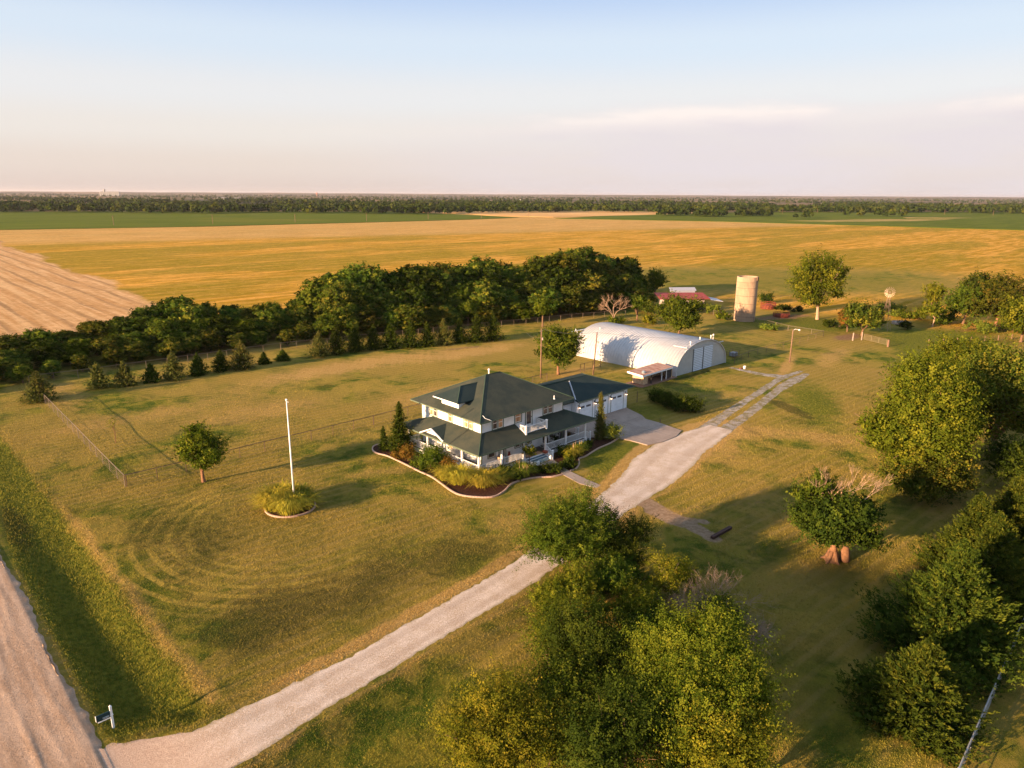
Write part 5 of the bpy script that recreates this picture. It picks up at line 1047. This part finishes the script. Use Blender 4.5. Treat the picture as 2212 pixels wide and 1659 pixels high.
for k in range(38):
    x = BX0+.5+k*.418
    zt = np.interp(x, [p[0] for p in arc(40, -.2)], [p[1] for p in arc(40, -.2)])
    if zt > .3: b.box(x, x+.07, BY0-.035, BY0, .02, zt)
b.build('wall_rib', MEND, barn)
for a0, a1 in ((106.35, 109.3), (109.5, 112.5)):
    b = MB(); b.box(a0, a1, BY0-.14, BY0-.05, .05, 4.15); d_ = b.build('sliding_door', MLEAF2, barn); b = MB()
    for k in range(13): z = .12+k*.312; b.add([(a0+.04,BY0-.145,z),(a1-.12,BY0-.145,z),(a1-.12,BY0-.145,z+.24),(a0+.04,BY0-.145,z+.24),(a0+.04,BY0-.23,z+.03),(a1-.12,BY0-.23,z+.03)], [(0,1,5,4),(4,5,2,3),(0,4,3),(1,2,5)])
    b.build('door_slat', MLEAF, d_)
b = MB(); b.box(103.9, 115.9, BY0-.2, BY0-.06, 4.18, 4.32); b.box(103.6, 104.2, BY0-.26, BY0-.06, 4.02, 4.18); b.build('door_track', MEND, barn)
b = MB(); b.box(104.15, 104.32, BY0-.1, BY0+2.7, 4.55, 4.68); b.build('door_track', MARCH, barn)
b = MB(); b.box(100.9, 106.0, BY1+.2, BY1+.34, 4.45, 4.6); b.tube([(102.5, BY1+.3, 4.45), (103.4, BY1+.3, 3.2)], .07, 5); b.tube([(102.3, BY1+.3, 4.5), (102.2, BY1+.3, 4.9)], .08, 5); b.build('door_track', MTRIMW, barn)
for x, y, h in ((109.2, BY0+.6, .45), (105.6, BY0+.2, .7), (112.1, BY0+.2, .8), (112.9, BY0+.2, 1.1), (105.5, BY1-3, .4)):
    zt = float(np.interp(x, [p[0] for p in A0], [p[1] for p in A0])); b = MB(); b.lathe([(.07, -.1), (.07, h*.7), (.14, h*.72), (.12, h)], 8, (x, y, zt)); b.build('roof_vent', MSASH, barn)
b = MB(); b.tube([(101.35, BY0-.15, 0), (101.3, BY0-.15, 1.2), (101.9, BY0-.12, 2.0)], .05, 5); b.build('downpipe', MTRIMW, barn)
# lean-to by the barn
q = NT('rusty_sheet'); v = q.obj(world=True); n1 = q.noise(q.obj(world=True, scale=(1, .3, 1)), 2, 6, .7); q.bsdf(q.mix(q.map(n1, .35, .65), lin((150, 108, 88)), lin((186, 150, 130))), .8, spec=.2); MRUST = q.m
MSTONE = simple('pale_stone', lin((196, 166, 132)), .9, .2, 4, bump=.03)
sh = thing('lean_to_shed', (92, 66.4, 0), 'small open shed with rusty roof and white edge beside the arched barn', 'shed')
b = MB(); b.slab([(91.2,65.9,2.0),(99.6,65.9,2.15),(99.6,69.0,2.35),(91.2,69.0,2.2)], .1); r_ = b.build('roof', MRUST, sh)
b = MB(); b.add([(91.17,65.87,1.72),(99.6,65.87,1.87),(99.6,65.87,2.15),(91.17,65.87,2.0),(91.17,69.03,1.92),(91.17,69.03,2.2)], [(0,1,2,3),(4,0,3,5)]); b.build('fascia', MTRIMW, r_)
b = MB(); b.lathe([(.34, 0), (.34, .1), (.22, .14), (.34, .24), (.1, .42)], 10, (92.6, 66.8, 2.05)); b.build('roof_vent', simple('galvanised', lin((150, 160, 164)), .4, metal=.3), r_)
b = MB(); b.box(92.4, 93.6, 66.6, 68.8, 0, 1.95); b.box(93.6, 99.9, 68.7, 68.85, 0, 2.1); b.box(99.75, 99.9, 66.2, 68.7, 0, 2.0); b.build('wall', MSTONE, sh)
for x in (94.0, 96.9, 98.2): b = MB(); b.box(x, x+.12, 66.2, 66.32, 0, 2.0); b.build('post', MTRIMW if x > 96 else MDARK, sh)
b = MB(); b.box(98.35, 99.7, 66.22, 66.28, .3, 1.9); b.build('screen_panel', simple('dark_screen', lin((60, 56, 56))), sh)
b = MB(); b.box(90.9, 101.0, 65.8, 69.3, -.02, .14); o = b.build('shed_pad', simple('brown_slab', lin((128, 98, 80)), .9, .2)); o['kind'] = 'structure'
# ------------------------------------------------------------------ silo
q = NT('silo_staves'); v = q.obj(world=True); n1 = q.noise(v, .4, 5, .6); n2 = q.noise(q.obj(world=True, scale=(3, 3, .25)), 1.4, 5, .6)
c = q.mix(q.map(n1, .3, .7), lin((156, 130, 108)), lin((172, 146, 122))); c = q.mix(q.math('MULTIPLY', q.map(n2, .5, .75), .5), c, lin((128, 104, 86))); q.bsdf(c, .9, spec=.1); MSILO = q.m
sx, sy = 162.2, 87.6; silo = thing('silo', (sx, sy, 0), 'tall roofless concrete stave silo with vertical ribs', 'silo'); b = MB(); nS = 52; pr = []
for i in range(nS*2):
    a = math.pi*i/nS; r_ = 2.45 if i % 2 else 2.52; pr.append((math.cos(a)*r_, math.sin(a)*r_))
H_ = 10.9; N2 = nS*2; ins = [(x*.9, y*.9) for x, y in pr]
b.add([(sx+x, sy+y, 0) for x, y in pr]+[(sx+x, sy+y, H_) for x, y in pr]+[(sx+x, sy+y, H_) for x, y in ins]+[(sx+x, sy+y, 5) for x, y in ins],
      [(i, (i+1) % N2, N2+(i+1) % N2, N2+i) for i in range(N2)]+[(N2+i, N2+(i+1) % N2, 2*N2+(i+1) % N2, 2*N2+i) for i in range(N2)]+[(2*N2+i, 2*N2+(i+1) % N2, 3*N2+(i+1) % N2, 3*N2+i) for i in range(N2)])
b.build('silo_wall', MSILO, silo); b = MB()
for z in (1.2, 2.4, 4.4, 6.3, 8.2, 9.6): b.lathe([(2.52, z), (2.58, z+.03), (2.52, z+.06)], 48, (sx, sy, 0))
b.build('hoop', simple('hoop_steel', lin((130, 106, 90))), silo)
b = MB(); b.box(sx-.3, sx+.3, sy-2.75, sy-2.5, H_-.8, H_+.1); b.build('chute', simple('chute_dark', lin((110, 84, 66))), silo)
# ------------------------------------------------------------------ red roofed cattle shed
x0, y0 = gp(1412, 668); MRED = simple('red_sheet_roof', lin((140, 60, 50)), .7, .2, 3)
rs_ = thing('cattle_shed', (x0, y0, 0), 'low shed with faded red roof half hidden by trees', 'shed'); b = MB(); b.slab([(x0,y0-2,3.0),(x0+11,y0-10.5,3.0),(x0+14.5,y0-5.8,3.9),(x0+4,y0+3,3.9)], .15); b.build('roof', MRED, rs_)
b = MB(); b.slab([(x0+1.5,y0-1.8,2.84),(x0+10.6,y0-9,2.84),(x0+13.4,y0-5.6,2.84),(x0+4.4,y0+1.6,2.84)], 2.84); b.build('wall', simple('shed_wall', lin((176, 158, 150)), .9), rs_)
b = MB(); b.slab([(x0+9,y0+1,4.2),(x0+15,y0-3.5,4.2),(x0+16,y0-2.2,4.9),(x0+10,y0+2.3,4.9)], .12); b.slab([(x0+9.4,y0+.8,4.05),(x0+14.8,y0-3.2,4.05),(x0+15.4,y0-2.2,4.05),(x0+10,y0+2,4.05)], 4); b.build('rear_roof', simple('grey_sheet', lin((150, 150, 160))), rs_)
b = MB(); b.slab([(x0+11.3,y0-10.7,2.7),(x0+14,y0-12.7,2.2),(x0+16.6,y0-9,2.4),(x0+14.4,y0-6.8,2.9)], .12); b.build('side_roof', simple('pale_sheet', lin((190, 186, 190))), rs_)
# ------------------------------------------------------------------ windmill
wx, wy = gp(1910, 714); wm = thing('windmill', (wx, wy, 0), 'farm windmill with a many-bladed pale wheel on a lattice tower', 'windmill'); WH = 8.6; b = MB(); MST = simple('weathered_steel', lin((140, 116, 96)), .6, .2)
cs = [(-1, -1), (1, -1), (1, 1), (-1, 1)]
for i, (a, c_) in enumerate(cs):
    b.tube([(wx+a*1.0, wy+c_*1.0, 0), (wx+a*.12, wy+c_*.12, WH)], .04, 4); a2, c2_ = cs[(i+1) % 4]
    for k in range(6):
        z0_, z1_ = WH*k/6, WH*(k+1)/6; w0, w1 = 1-.88*k/6, 1-.88*(k+1)/6
        b.tube([(wx+a*w0, wy+c_*w0, z0_), (wx+a2*w1, wy+c2_*w1, z1_)], .018, 3); b.tube([(wx+a*w1, wy+c_*w1, z1_), (wx+a2*w1, wy+c2_*w1, z1_)], .02, 3)
b.build('tower', MST, wm); hub = Vector((wx, wy, WH+.3)); fd = Vector((-.78, -.6, .05)).normalized(); sd2 = fd.cross(Vector((0, 0, 1))).normalized(); u2 = sd2.cross(fd)
b = MB(); MBL = simple('wheel_blade', lin((196, 170, 142)), .6)
for k in range(18):
    a = 2*math.pi*k/18; d = sd2*math.cos(a)+u2*math.sin(a); e = -sd2*math.sin(a)+u2*math.cos(a); c0 = hub+fd*.25
    P4 = [c0+d*.5-e*.04, c0+d*.5+e*.04-fd*.05, c0+d*1.2+e*.08-fd*.12, c0+d*1.2-e*.06]; b.slab([tuple(p) for p in P4], .015)
b.build('wheel', MBL, wm); b = MB(); b.tube([hub+fd*.35, hub-fd*.3], .12, 8)
for k in range(6): a = math.pi*k/3; d = sd2*math.cos(a)+u2*math.sin(a); b.tube([hub+fd*.25, hub+fd*.25+d*1.3], .02, 3)
b.build('hub', MST, wm); b = MB(); tl = hub-fd*1.9; b.tube([hub, tl], .03, 4); b.slab([tuple(hub-fd*1.1+u2*.15), tuple(tl+u2*.35), tuple(tl-u2*.3+sd2*.0), tuple(hub-fd*1.1-u2*.12)], .02); b.build('tail_vane', MST, wm)
tx, ty = gp(1946, 700); tk = thing('stock_tank', (tx, ty, 0), 'round metal stock tank on the ground right of the windmill', 'tank'); b = MB(); b.lathe([(2.1, 0), (2.1, .6), (2.02, .62), (2.0, .4)], 24, (tx, ty, 0)); b.build('tank_wall', simple('tank_steel', lin((170, 150, 136)), .5), tk); b = MB(); b.lathe([(2.0, .42), (0.05, .43)], 24, (tx, ty, 0)); b.build('water', simple('tank_water', lin((90, 96, 104)), .1), tk)
tx, ty = gp(1893, 700); b = MB(); b.lathe([(.4, 0), (.6, .3), (.6, 1.5), (.2, 1.9)], 12, (tx, ty, 0)); tag(b.build('feed_bin', MTRIMW), 'small white upright feed bin left of the windmill foot', 'bin')
# ------------------------------------------------------------------ poles
MWOOD = simple('pole_wood', lin((126, 98, 78)), .9, .2, 4, bump=.02); MWIRE = simple('wire', lin((110, 104, 100)), .5)
def upole(x, y, H_, label, lean=0, kit=True, group=None, r=.13):
    root = thing('utility_pole', (x, y, 0), label, 'pole', group); b = MB(); tp = Vector((x, y, 0))+Vector((rt.x, rt.y, 0))*lean*H_+Vector((0, 0, H_)); b.tube([(x, y, -.2), tuple(tp)], [r, r*.7], 8); b.build('pole', MWOOD, root, True)
    if kit: b = MB(); b.lathe([(.12, 0), (.12, .4)], 8, (tp.x+.18, tp.y-.1, H_-1.9)); b.tube([tp-Vector((.35, 0, .35)), tp+Vector((.35, 0, -.35))], .04, 4); b.build('fixture', simple('pole_kit', lin((190, 170, 160)), .5), root)
    return tp
p1 = upole(*gp(1168, 816), 8.4, 'tall wooden pole left of the round green tree', .0); p2 = upole(*gp(1281, 809), 7.4, 'leaning wooden pole right of the round green tree before the barn', .06)
for a, c_, lab in ((p1, p2, 'overhead wire strung between the two wooden poles'), (p2, Vector((112.5, 66.6, 5.4)), 'thin service wire from the leaning pole over the barn roof'), (p1-Vector((0, 0, 1.5)), Vector((97.5, 99, 3.5)), 'wires running from the left pole back toward the cedars')):
    b = MB(); b.tube([a.lerp(c_, t)-Vector((0, 0, .5*math.sin(math.pi*t))) for t in np.linspace(0, 1, 12)], .018, 4); tag(b.build('wire', MWIRE), lab, 'wire')
lx, ly = 126.8, 58.5; lp = thing('yard_light', (lx, ly, 0), 'wooden yard light pole with a white lamp arm beyond the barn', 'light pole'); b = MB(); b.tube([(lx, ly, -.2), (lx, ly, 6.1)], [.13, .1], 8); b.build('pole', MWOOD, lp, True)
ra = Vector((rt.x, rt.y, 0)).normalized(); b = MB(); b.tube([Vector((lx, ly, 6.0)), Vector((lx, ly, 6.25))+ra*.4, Vector((lx, ly, 6.15))+ra*1.0], .04, 5); b.build('arm', MTRIMW, lp); b = MB(); c0 = Vector((lx, ly, 6.1))+ra*1.15; b.lathe([(.08, .1), (.2, 0), (.16, -.12)], 8, tuple(c0)); b.build('lamp_head', MTRIMW, lp)
FPx = [(246, 487), (460, 484), (638, 481), (792, 478), (925, 474), (1040, 472), (1142, 469), (1395, 463), (1483, 462), (1562, 462), (1615, 461), (1690, 462), (1765, 461), (1860, 461), (1945, 462), (2040, 464), (2145, 466)]
for i, (u, v) in enumerate(FPx):
    x, y = gp(u, v); b = MB(); b.tube([(x, y, 0), (x, y, 9)], [.24, .18], 5); b.box(x-1.1, x+1.1, y-.1, y+.1, 8.2, 8.5)
    tag(b.build('utility_pole', MWOOD), 'distant power pole along the far field road', 'pole', 'distant power poles along the far fields')
# ------------------------------------------------------------------ fences
MGALV = simple('galvanised_pipe', lin((118, 102, 86)), .6, .15, 8); MGALVD = simple('dark_pipe', lin((96, 74, 62)), .6, .2, 8)
def fence(P_, H_, label, sp=3.1, rail=True, wires=5, mat=None, r=.035, post_r=None, name='wire_fence', rr=.03):
    mat = mat or MGALV; x0, y0 = P_[0]; root = thing(name, (x0, y0, 0), label, 'fence'); post_r = post_r or r; tops = []; last = None
    for a, c_ in zip(P_[:-1], P_[1:]):
        L_ = math.hypot(c_[0]-a[0], c_[1]-a[1]); n = max(1, round(L_/sp))
        for i in range(n): tops.append((a[0]+(c_[0]-a[0])*i/n, a[1]+(c_[1]-a[1])*i/n))
    tops.append(P_[-1])
    corners = set(P_)
    for x, y in tops:
        z = gz(x, y); b = MB(); big = (x, y) in corners; b.tube([(x, y, z-.1), (x, y, z+H_+(.05 if big else 0))], post_r*(1.5 if big else 1), 6); b.build('post', mat, root)
    if rail: b = MB(); b.tube([(x, y, gz(x, y)+H_) for x, y in tops], rr, 5); b.build('top_rail', mat, root)
    b = MB()
    for k in range(wires): b.tube([(x, y, gz(x, y)+H_*(k+.5)/wires) for x, y in tops], .009, 3)
    b.build('wire_mesh', mat, root); return root
fence([(18.9, 119.5), (18.2, 78.5)], 1.35, 'pale pipe and wire fence running away along the left of the lawn', 3.0)
fence([(18.35, 78.45), (48.9, 78.7), (66, 79.2), (83, 79.3)], 1.3, 'long dark-railed wire fence crossing the lawn behind the flagpole', 3.1, mat=MGALVD, rr=.04)
fence([(19.5, 134.0), (26.3, 133.3), (61.3, 131.5), (80, 128.3), (101, 123.1), (128, 118), (146, 112)], 1.35, 'wire fence along the front of the windbreak', 3.4, mat=MGALV)
fence([(118, 64.9), (124.4, 65.6), (141.2, 65.2), (156.2, 65.1)], 1.25, 'dark low wire fence right of the arched barn', 3.4, mat=MGALVD, wires=4)
fence([(156.2, 65.1), (157.1, 73.7), (161.0, 84.4), (161, 91), (163.4, 97)], 1.3, 'fence line running past the foot of the silo', 3.4, wires=4)
fence([(163.3, 46.1), (184, 36), (205, 20)], 1.2, 'sagging pasture fence beyond the right trees', 4, rail=False, mat=MWOOD, post_r=.09)
fence([(175, 118), (190, 104), (214, 92)], 1.5, 'dark fence behind the silo and red shed', 3.2, rail=True, mat=MGALVD)
fence([(24, 5.6), (38.1, 6.2), (57.3, 7.3), (84, 8.8)], 1.2, 'pipe rail fence at the lower right edge of the yard', 3.2, mat=simple('blue_grey_pipe', lin((150, 150, 150)), .5), rr=.04)
fence([(91.5, 79.4), (92.5, 79.4), (97.0, 79.5)], 1.5, 'short piece of pipe corral fence against the barn', 2.2, mat=MGALVD, wires=4)
gt = thing('farm_gate', (155.3, 52.3, 0), 'wide tubular farm gate at the pasture entrance', 'gate'); b = MB(); A_, B_ = Vector((158.6, 57.4, 0)), Vector((155.9, 51.8, 0))
for k in range(6): z = .3+k*.22; b.tube([A_+Vector((0, 0, z)), B_+Vector((0, 0, z))], .03, 5)
for t in (0, .33, .66, 1): p = A_.lerp(B_, t); b.tube([p+Vector((0, 0, .3)), p+Vector((0, 0, 1.4))], .03, 5)
b.build('gate_bars', simple('gate_paint', lin((140, 126, 96)), .5), gt)
for (x, y, h, r, lab) in [(155.3, 51.3, 1.5, .22, 'thick short wooden gate post right of the gate'), (156.6, 58.9, 1.7, .16, 'grey wooden post left of the gate'), (158.8, 57.9, 1.7, .13, 'leaning grey post at the gate hinge')]:
    b = MB(); b.tube([(x, y, -.1), (x+.05, y, h)], [r, r*.9], 8); tag(b.build('gate_post', MWOOD if r > .2 else simple('grey_wood', lin((150, 132, 118)))), lab, 'post')
for u, v, h, lab in [((1600+955/3.072)/1.3888, (880+1003/3.072)/1.3888, 1.7, 'dark steel post between the garage and the lean-to shed'), ((1600+1168/3.072)/1.3888, (880+1200/3.072)/1.3888, .7, 'short dark post in the grass beside the concrete apron')]:
    x, y = gp(u, v); b = MB(); b.tube([(x, y, -.05), (x, y, h)], .055, 6); tag(b.build('steel_post', MGALVD), lab, 'post')
# ------------------------------------------------------------------ odds and ends
x, y = gp(1608, 796); bk = thing('bucket', (x, y, 0), 'white bucket standing in the grass by the arched barn', 'bucket'); b = MB(); b.lathe([(.19, 0), (.24, .5), (.21, .5), (.18, .1)], 12, (x, y, gz(x, y))); b.build('body', MTRIMW, bk); b = MB(); b.tube([(x-.24, y, .5), (x, y, .72), (x+.24, y, .5)], .012, 4); b.build('handle', MDARK, bk)
b = MB(); b.slab([(x-.9, y+.25, .12), (x-.35, y+.1, .12), (x-.3, y+.4, .15), (x-.85, y+.55, .13)], .12); tag(b.build('brick_block', simple('red_block', lin((130, 76, 58)))), 'reddish block lying left of the white bucket', 'block')
x, y = gp(1582, 775); ch = thing('cattle_chute', (x, y, 0), 'small grey pipe pen with a crate beside the barn corner', 'pen'); b = MB()
for dx in (0, 1.2, 2.4):
    for dy in (0, 1.4): b.tube([(x+dx, y+dy, 0), (x+dx, y+dy, 1.3)], .04, 5)
for z in (.4, .8, 1.25):
    for dy in (0, 1.4): b.tube([(x, y+dy, z), (x+2.4, y+dy, z)], .03, 4)
b.build('pipe_frame', MGALVD, ch); b = MB(); b.box(x+.9, x+2.2, y+.2, y+1.2, .25, .95); b.build('crate', simple('grey_crate', lin((128, 130, 134)), .5), ch)
a_, c_ = gp(1538, 1163), gp(1578, 1141); d = Vector((c_[0]-a_[0], c_[1]-a_[1], 0)); nn = Vector((-d.y, d.x, 0)).normalized()*.16; b = MB(); A_ = Vector((a_[0], a_[1], .2)); b.slab([tuple(A_-nn), tuple(A_+d-nn), tuple(A_+d+nn), tuple(A_+nn)], .24); tag(b.build('timber_beam', simple('dark_timber', lin((70, 48, 42)), .9, .3, 3)), 'dark timber beam lying at the end of the worn track', 'beam')
for i, (u, v, s_) in enumerate([(1752, 664, 1.4), (1785, 676, 1.1)]): pass
for i, (u, v, h, lab) in enumerate([((1880+1875/4.424)/1.3888, (820+465/4.424)/1.3888, 1.6, 'rusty red hay feeder farther behind the silo'), ((1880+2050/4.424)/1.3888, (820+575/4.424)/1.3888, 1.0, 'low rusty scrap feeder nearer the tall tree')]):
    x, y = gp(u, v); t_ = thing('hay_feeder', (x, y, 0), lab, 'feeder'); b = MB()
    for z in (.05, h*.4, h*.7, h): b.tube([(x+2.0*math.cos(a), y+2.0*math.sin(a), z) for a in np.linspace(0, 2*math.pi, 20)], .06, 4)
    for a in np.linspace(0, 2*math.pi, 17)[:-1]: b.tube([(x+2.0*math.cos(a), y+2.0*math.sin(a), 0), (x+2.0*math.cos(a+.2), y+2.0*math.sin(a+.2), h)], .05, 4)
    b.build('ring_frame', simple('rust_red', lin((130, 58, 44)), .9), t_); b = MB(); b.lathe([(1.7, 0), (1.6, h*.5), (.8, h*.75), (.1, h*.8)], 14, (x, y, 0)); b.build('hay', simple('old_hay', lin((108, 62, 44)), .95, .3, 3), t_)
# sign at the mouth of the drive
sg = thing('post_sign', (7.12, 41.06, gz(7.12, 41.06)), 'white wooden sign post with a dark green hanging panel by the drive entrance', 'sign'); z = gz(7.12, 41.06)
b = MB(); b.box(7.06, 7.18, 41.0, 41.12, z-.1, z+1.45); b.add([(7.05,40.99,z+1.45),(7.19,40.99,z+1.45),(7.19,41.13,z+1.45),(7.05,41.13,z+1.45),(7.12,41.06,z+1.56)], [(0,1,4),(1,2,4),(2,3,4),(3,0,4)]); b.box(7.04, 7.2, 40.98, 41.14, z+.9, z+.95); b.build('post', MTRIMW, sg)
b = MB(); b.box(6.34, 7.06, 41.03, 41.09, z+.80, z+1.20); pn = b.build('panel', simple('dark_green_sign', lin((22, 52, 58)), .5), sg); b = MB(); b.box(6.40, 7.055, 41.035, 41.085, z+.72, z+.755); b.box(6.31, 6.338, 41.0, 41.12, z+.85, z+1.2); b.build('bracket', MSASH, sg)
b = MB(); rs = np.random.RandomState(3)
for row in range(2):
    xx = 6.66
    while xx < 7.0: w = rs.uniform(.015, .04); b.box(xx, xx+w, 41.022, 41.029, z+.93-.07*row, z+.965-.07*row); xx += w+.015
b.build('lettering', simple('sign_white', (.7, .75, .78)), pn)
# ------------------------------------------------------------------ far fields and far buildings
def field(name, pts, z, mat):
    b = MB(); b.slab([(x, y, z) for x, y in (gp(u, v) for u, v in pts)], .3); o = b.build(name, mat); o['kind'] = 'structure'
def field_mat(name, a, b, c2, sx_=.01, sy_=.08):
    q = NT(name); n1 = q.noise(q.obj(world=True, scale=(sx_, sy_, 1)), 1, 6, .65, .3); n2 = q.noise(q.obj(world=True, scale=(.05, .3, 1)), 1, 4, .7); n3 = q.noise(q.obj(world=True), .004, 4, .5)
    c = q.mix(q.map(n1, .35, .65), a, b); c = q.mix(q.math('MULTIPLY', q.map(n2, .5, .75), .4), c, c2); c = q.mix(q.math('MULTIPLY', q.map(n3, .55, .68), .35), c, c2); q.bsdf(c, .95, q.bump(n2, 1, .5), spec=.03); return q.m
MGF = field_mat('green_crop', lin((78, 90, 20)), lin((94, 102, 28)), lin((122, 112, 40)))
field('crop_field', [(-500, 502), (0, 497), (430, 490), (860, 479), (1000, 475), (1120, 470.5), (1040, 466), (900, 460), (860, 457), (0, 457), (-500, 457)], .35, MGF)
field('crop_field', [(1200, 472.5), (1560, 479), (1800, 486), (2212, 498), (2600, 512), (2600, 462), (2212, 458.5), (1900, 457.5), (1620, 458), (1500, 462), (1300, 467)], .35, MGF)
field('crop_field', [(1100, 453), (1560, 456.5), (1480, 459), (1300, 455.5), (1100, 454.5)], .5, MGF)
field('stubble_field', [(872, 457.5), (1480, 455.8), (1550, 459.5), (1380, 465), (1195, 469.5), (1060, 466), (1010, 462)], .4, field_mat('pale_stubble', lin((210, 166, 108)), lin((190, 146, 88)), lin((220, 178, 122))))
for pts in ([(1700, 477.5), (1900, 474), (2060, 474.5), (1990, 478), (1800, 480)], [(1950, 470), (2100, 471), (2050, 473), (1960, 472)]): field('bare_patch', pts, .45, field_mat('patch_tan', lin((168, 138, 84)), lin((130, 120, 62)), lin((110, 110, 56))))
MFW = simple('far_white_wall', (.32, .31, .30), .9); MFG = simple('far_grey_roof', lin((150, 140, 140)), .7)
def farb(u, v, w, d_, h, lab, name='farm_building', cat='building', rf=MFG, wl=MFW, roofh=.35):
    x, y = gp(u, v); t_ = thing(name, (x, y, 0), lab, cat); b = MB(); r_ = Vector((rt.x, rt.y, 0)).normalized(); f_ = Vector((r_.y*-1, r_.x, 0)); o_ = Vector((x, y, 0))
    P_ = [o_-r_*w/2, o_+r_*w/2, o_+r_*w/2+f_*d_, o_-r_*w/2+f_*d_]; b.slab([(p.x, p.y, h) for p in P_], h); b.build('wall', wl, t_)
    b = MB(); m0, m1 = o_-r_*(w/2+.4)+f_*d_/2, o_+r_*(w/2+.4)+f_*d_/2; hh = h*(1+roofh); E_ = [P_[0]-r_*.4-f_*.5, P_[1]+r_*.4-f_*.5, P_[2]+r_*.4+f_*.5, P_[3]-r_*.4+f_*.5]
    b.add([(p.x, p.y, h+.02) for p in E_]+[(m0.x, m0.y, hh), (m1.x, m1.y, hh)], [(0,1,5,4),(2,3,4,5),(0,4,3),(1,2,5),(0,3,2,1)]); b.build('roof', rf, t_)
farb(1646, 456.6, 26, 10, 3.6, 'low pale farm building among the far trees', rf=MFG); farb(1562, 441.5, 9, 8, 6, 'tiny white house at the edge of the far wood left of centre'); farb(478, 431, 40, 20, 7, 'long white shed beyond the left woods'); farb(512, 431.5, 26, 20, 7, 'shorter white shed right of the long white shed')
farb(1123, 433.5, 10, 9, 6, 'small white barn showing through the woods'); farb(2010, 452.0-2, 12, 9, 5, 'small far farm building at the right', wl=MFG)
x, y = gp(240, 423.2); t_ = thing('grain_elevator', (x, y, 0), 'pale grain elevator on the left horizon', 'elevator'); b = MB(); r_ = Vector((rt.x, rt.y, 0)).normalized()
for k in range(10): p = Vector((x, y, 0))+r_*(k-5)*16; b.lathe([(8, 0), (8, 34), (7, 35)], 12, tuple(p))
b.build('bins', MFW, t_); b = MB(); p = Vector((x, y, 0))-r_*50; b.lathe([(9, 34), (9, 52)], 6, tuple(p)); b.build('headhouse', MFW, t_)
x, y = gp(685, 426); t_ = thing('water_tower', (x, y, 0), 'reddish tower on the horizon left of centre', 'tower'); b = MB(); b.lathe([(3, 0), (2, 22), (8, 26), (8, 32), (2, 37)], 12, (x, y, 0)); b.build('tank', simple('far_red', lin((190, 130, 110))), t_)
mb = MB(); mb.slab([(x, y, 0) for x, y in ((-1, -1), (1, -1), (1, 1), (-1, 1))], .1)
# ------------------------------------------------------------------ haze over the plain
q = NT('haze_air'); q.t.nodes.remove(q.out); q.out = q.n('ShaderNodeOutputMaterial'); vp = q.n('ShaderNodeVolumePrincipled'); vp.inputs['Color'].default_value = (.86, .80, .82, 1); vp.inputs['Density'].default_value = .00003; vp.inputs['Anisotropy'].default_value = .2; q.t.links.new(vp.outputs[0], q.out.inputs['Volume'])
b = MB(); b.box(-31000, 31000, -31000, 31000, -3, 75); o = b.build('haze', q.m); o['kind'] = 'stuff'; o['label'] = 'faint warm haze softening the distant plain'

# ------------------------------------------------------------------ short grass over the nearer lawn: nobody could count it
rs = np.random.RandomState(77); n = 620000
d_ = 27*(125/27)**rs.uniform(0, 1, n); s_ = rs.uniform(-.78, .78, n); gx_ = cf[0]*d_+cr_[0]*d_*s_; gy_ = cf[1]*d_+cr_[1]*d_*s_
dd_, _ = poly_d(gx_, gy_, DRIVE); ok = (dd_ > rs.uniform(-.35, .5, n)) & (gx_ > 6.1+rs.uniform(0, .5, n)) & ~((gx_ > 43) & (gx_ < 82) & (gy_ > 48) & (gy_ < 71)) & (np.hypot(gx_-28.6, gy_-62) > 2.5) & (worn[np.searchsorted(gy, gy_).clip(1, len(gy)-1), np.searchsorted(gx, gx_).clip(1, len(gx)-1)] < rs.uniform(.2, .7, n)) & (rs.uniform(0, 1, n) > ss(60, 125, d_)) & (gx_ < 124)
gx_, gy_, d_, dd_ = gx_[ok], gy_[ok], d_[ok], dd_[ok]; n = len(gx_); gz_a = ground(gx_, gy_); a = rs.uniform(0, 6.28, n); tall = 1+1.2*ss(6, 8, gx_)*(1-ss(11, 13, gx_))
h = rs.uniform(.03, .075, n)*tall*(.7+d_/110); w = rs.uniform(.010, .026, n)*(.6+d_/50); cx_, sx2 = np.cos(a), np.sin(a); lx_, ly_ = rs.uniform(-.04, .04, n), rs.uniform(-.04, .04, n)
V = np.stack([np.stack([gx_-cx_*w, gy_-sx2*w, gz_a-.01], 1), np.stack([gx_+cx_*w, gy_+sx2*w, gz_a-.01], 1), np.stack([gx_+lx_, gy_+ly_, gz_a+h], 1)], 1).reshape(-1, 3)
q = NT('grass_blade'); v = q.obj(world=True); c = lawn_color(q, v); c = q.mix(q.math('MULTIPLY', q.attr('tint'), .35), c, lin((158, 140, 62))); q.bsdf(c, .9, spec=.05)
jx, jy = np.searchsorted(gx, gx_).clip(1, len(gx)-1), np.searchsorted(gy, gy_).clip(1, len(gy)-1)
at_ = {k: ('FACE', np.clip(arr[jy, jx], 0, 1.2)) for k, arr in dict(lush=lush, dry=dry, bare=bare, dark=dark, worn=worn).items()}; at_['tint'] = ('FACE', rs.uniform(0, 1, n))
o = npmesh('grass', V, np.arange(3*n).reshape(-1, 3), q.m, attrs=at_); tag(o, 'short dry lawn grass over the near yard', 'grass', kind='stuff')
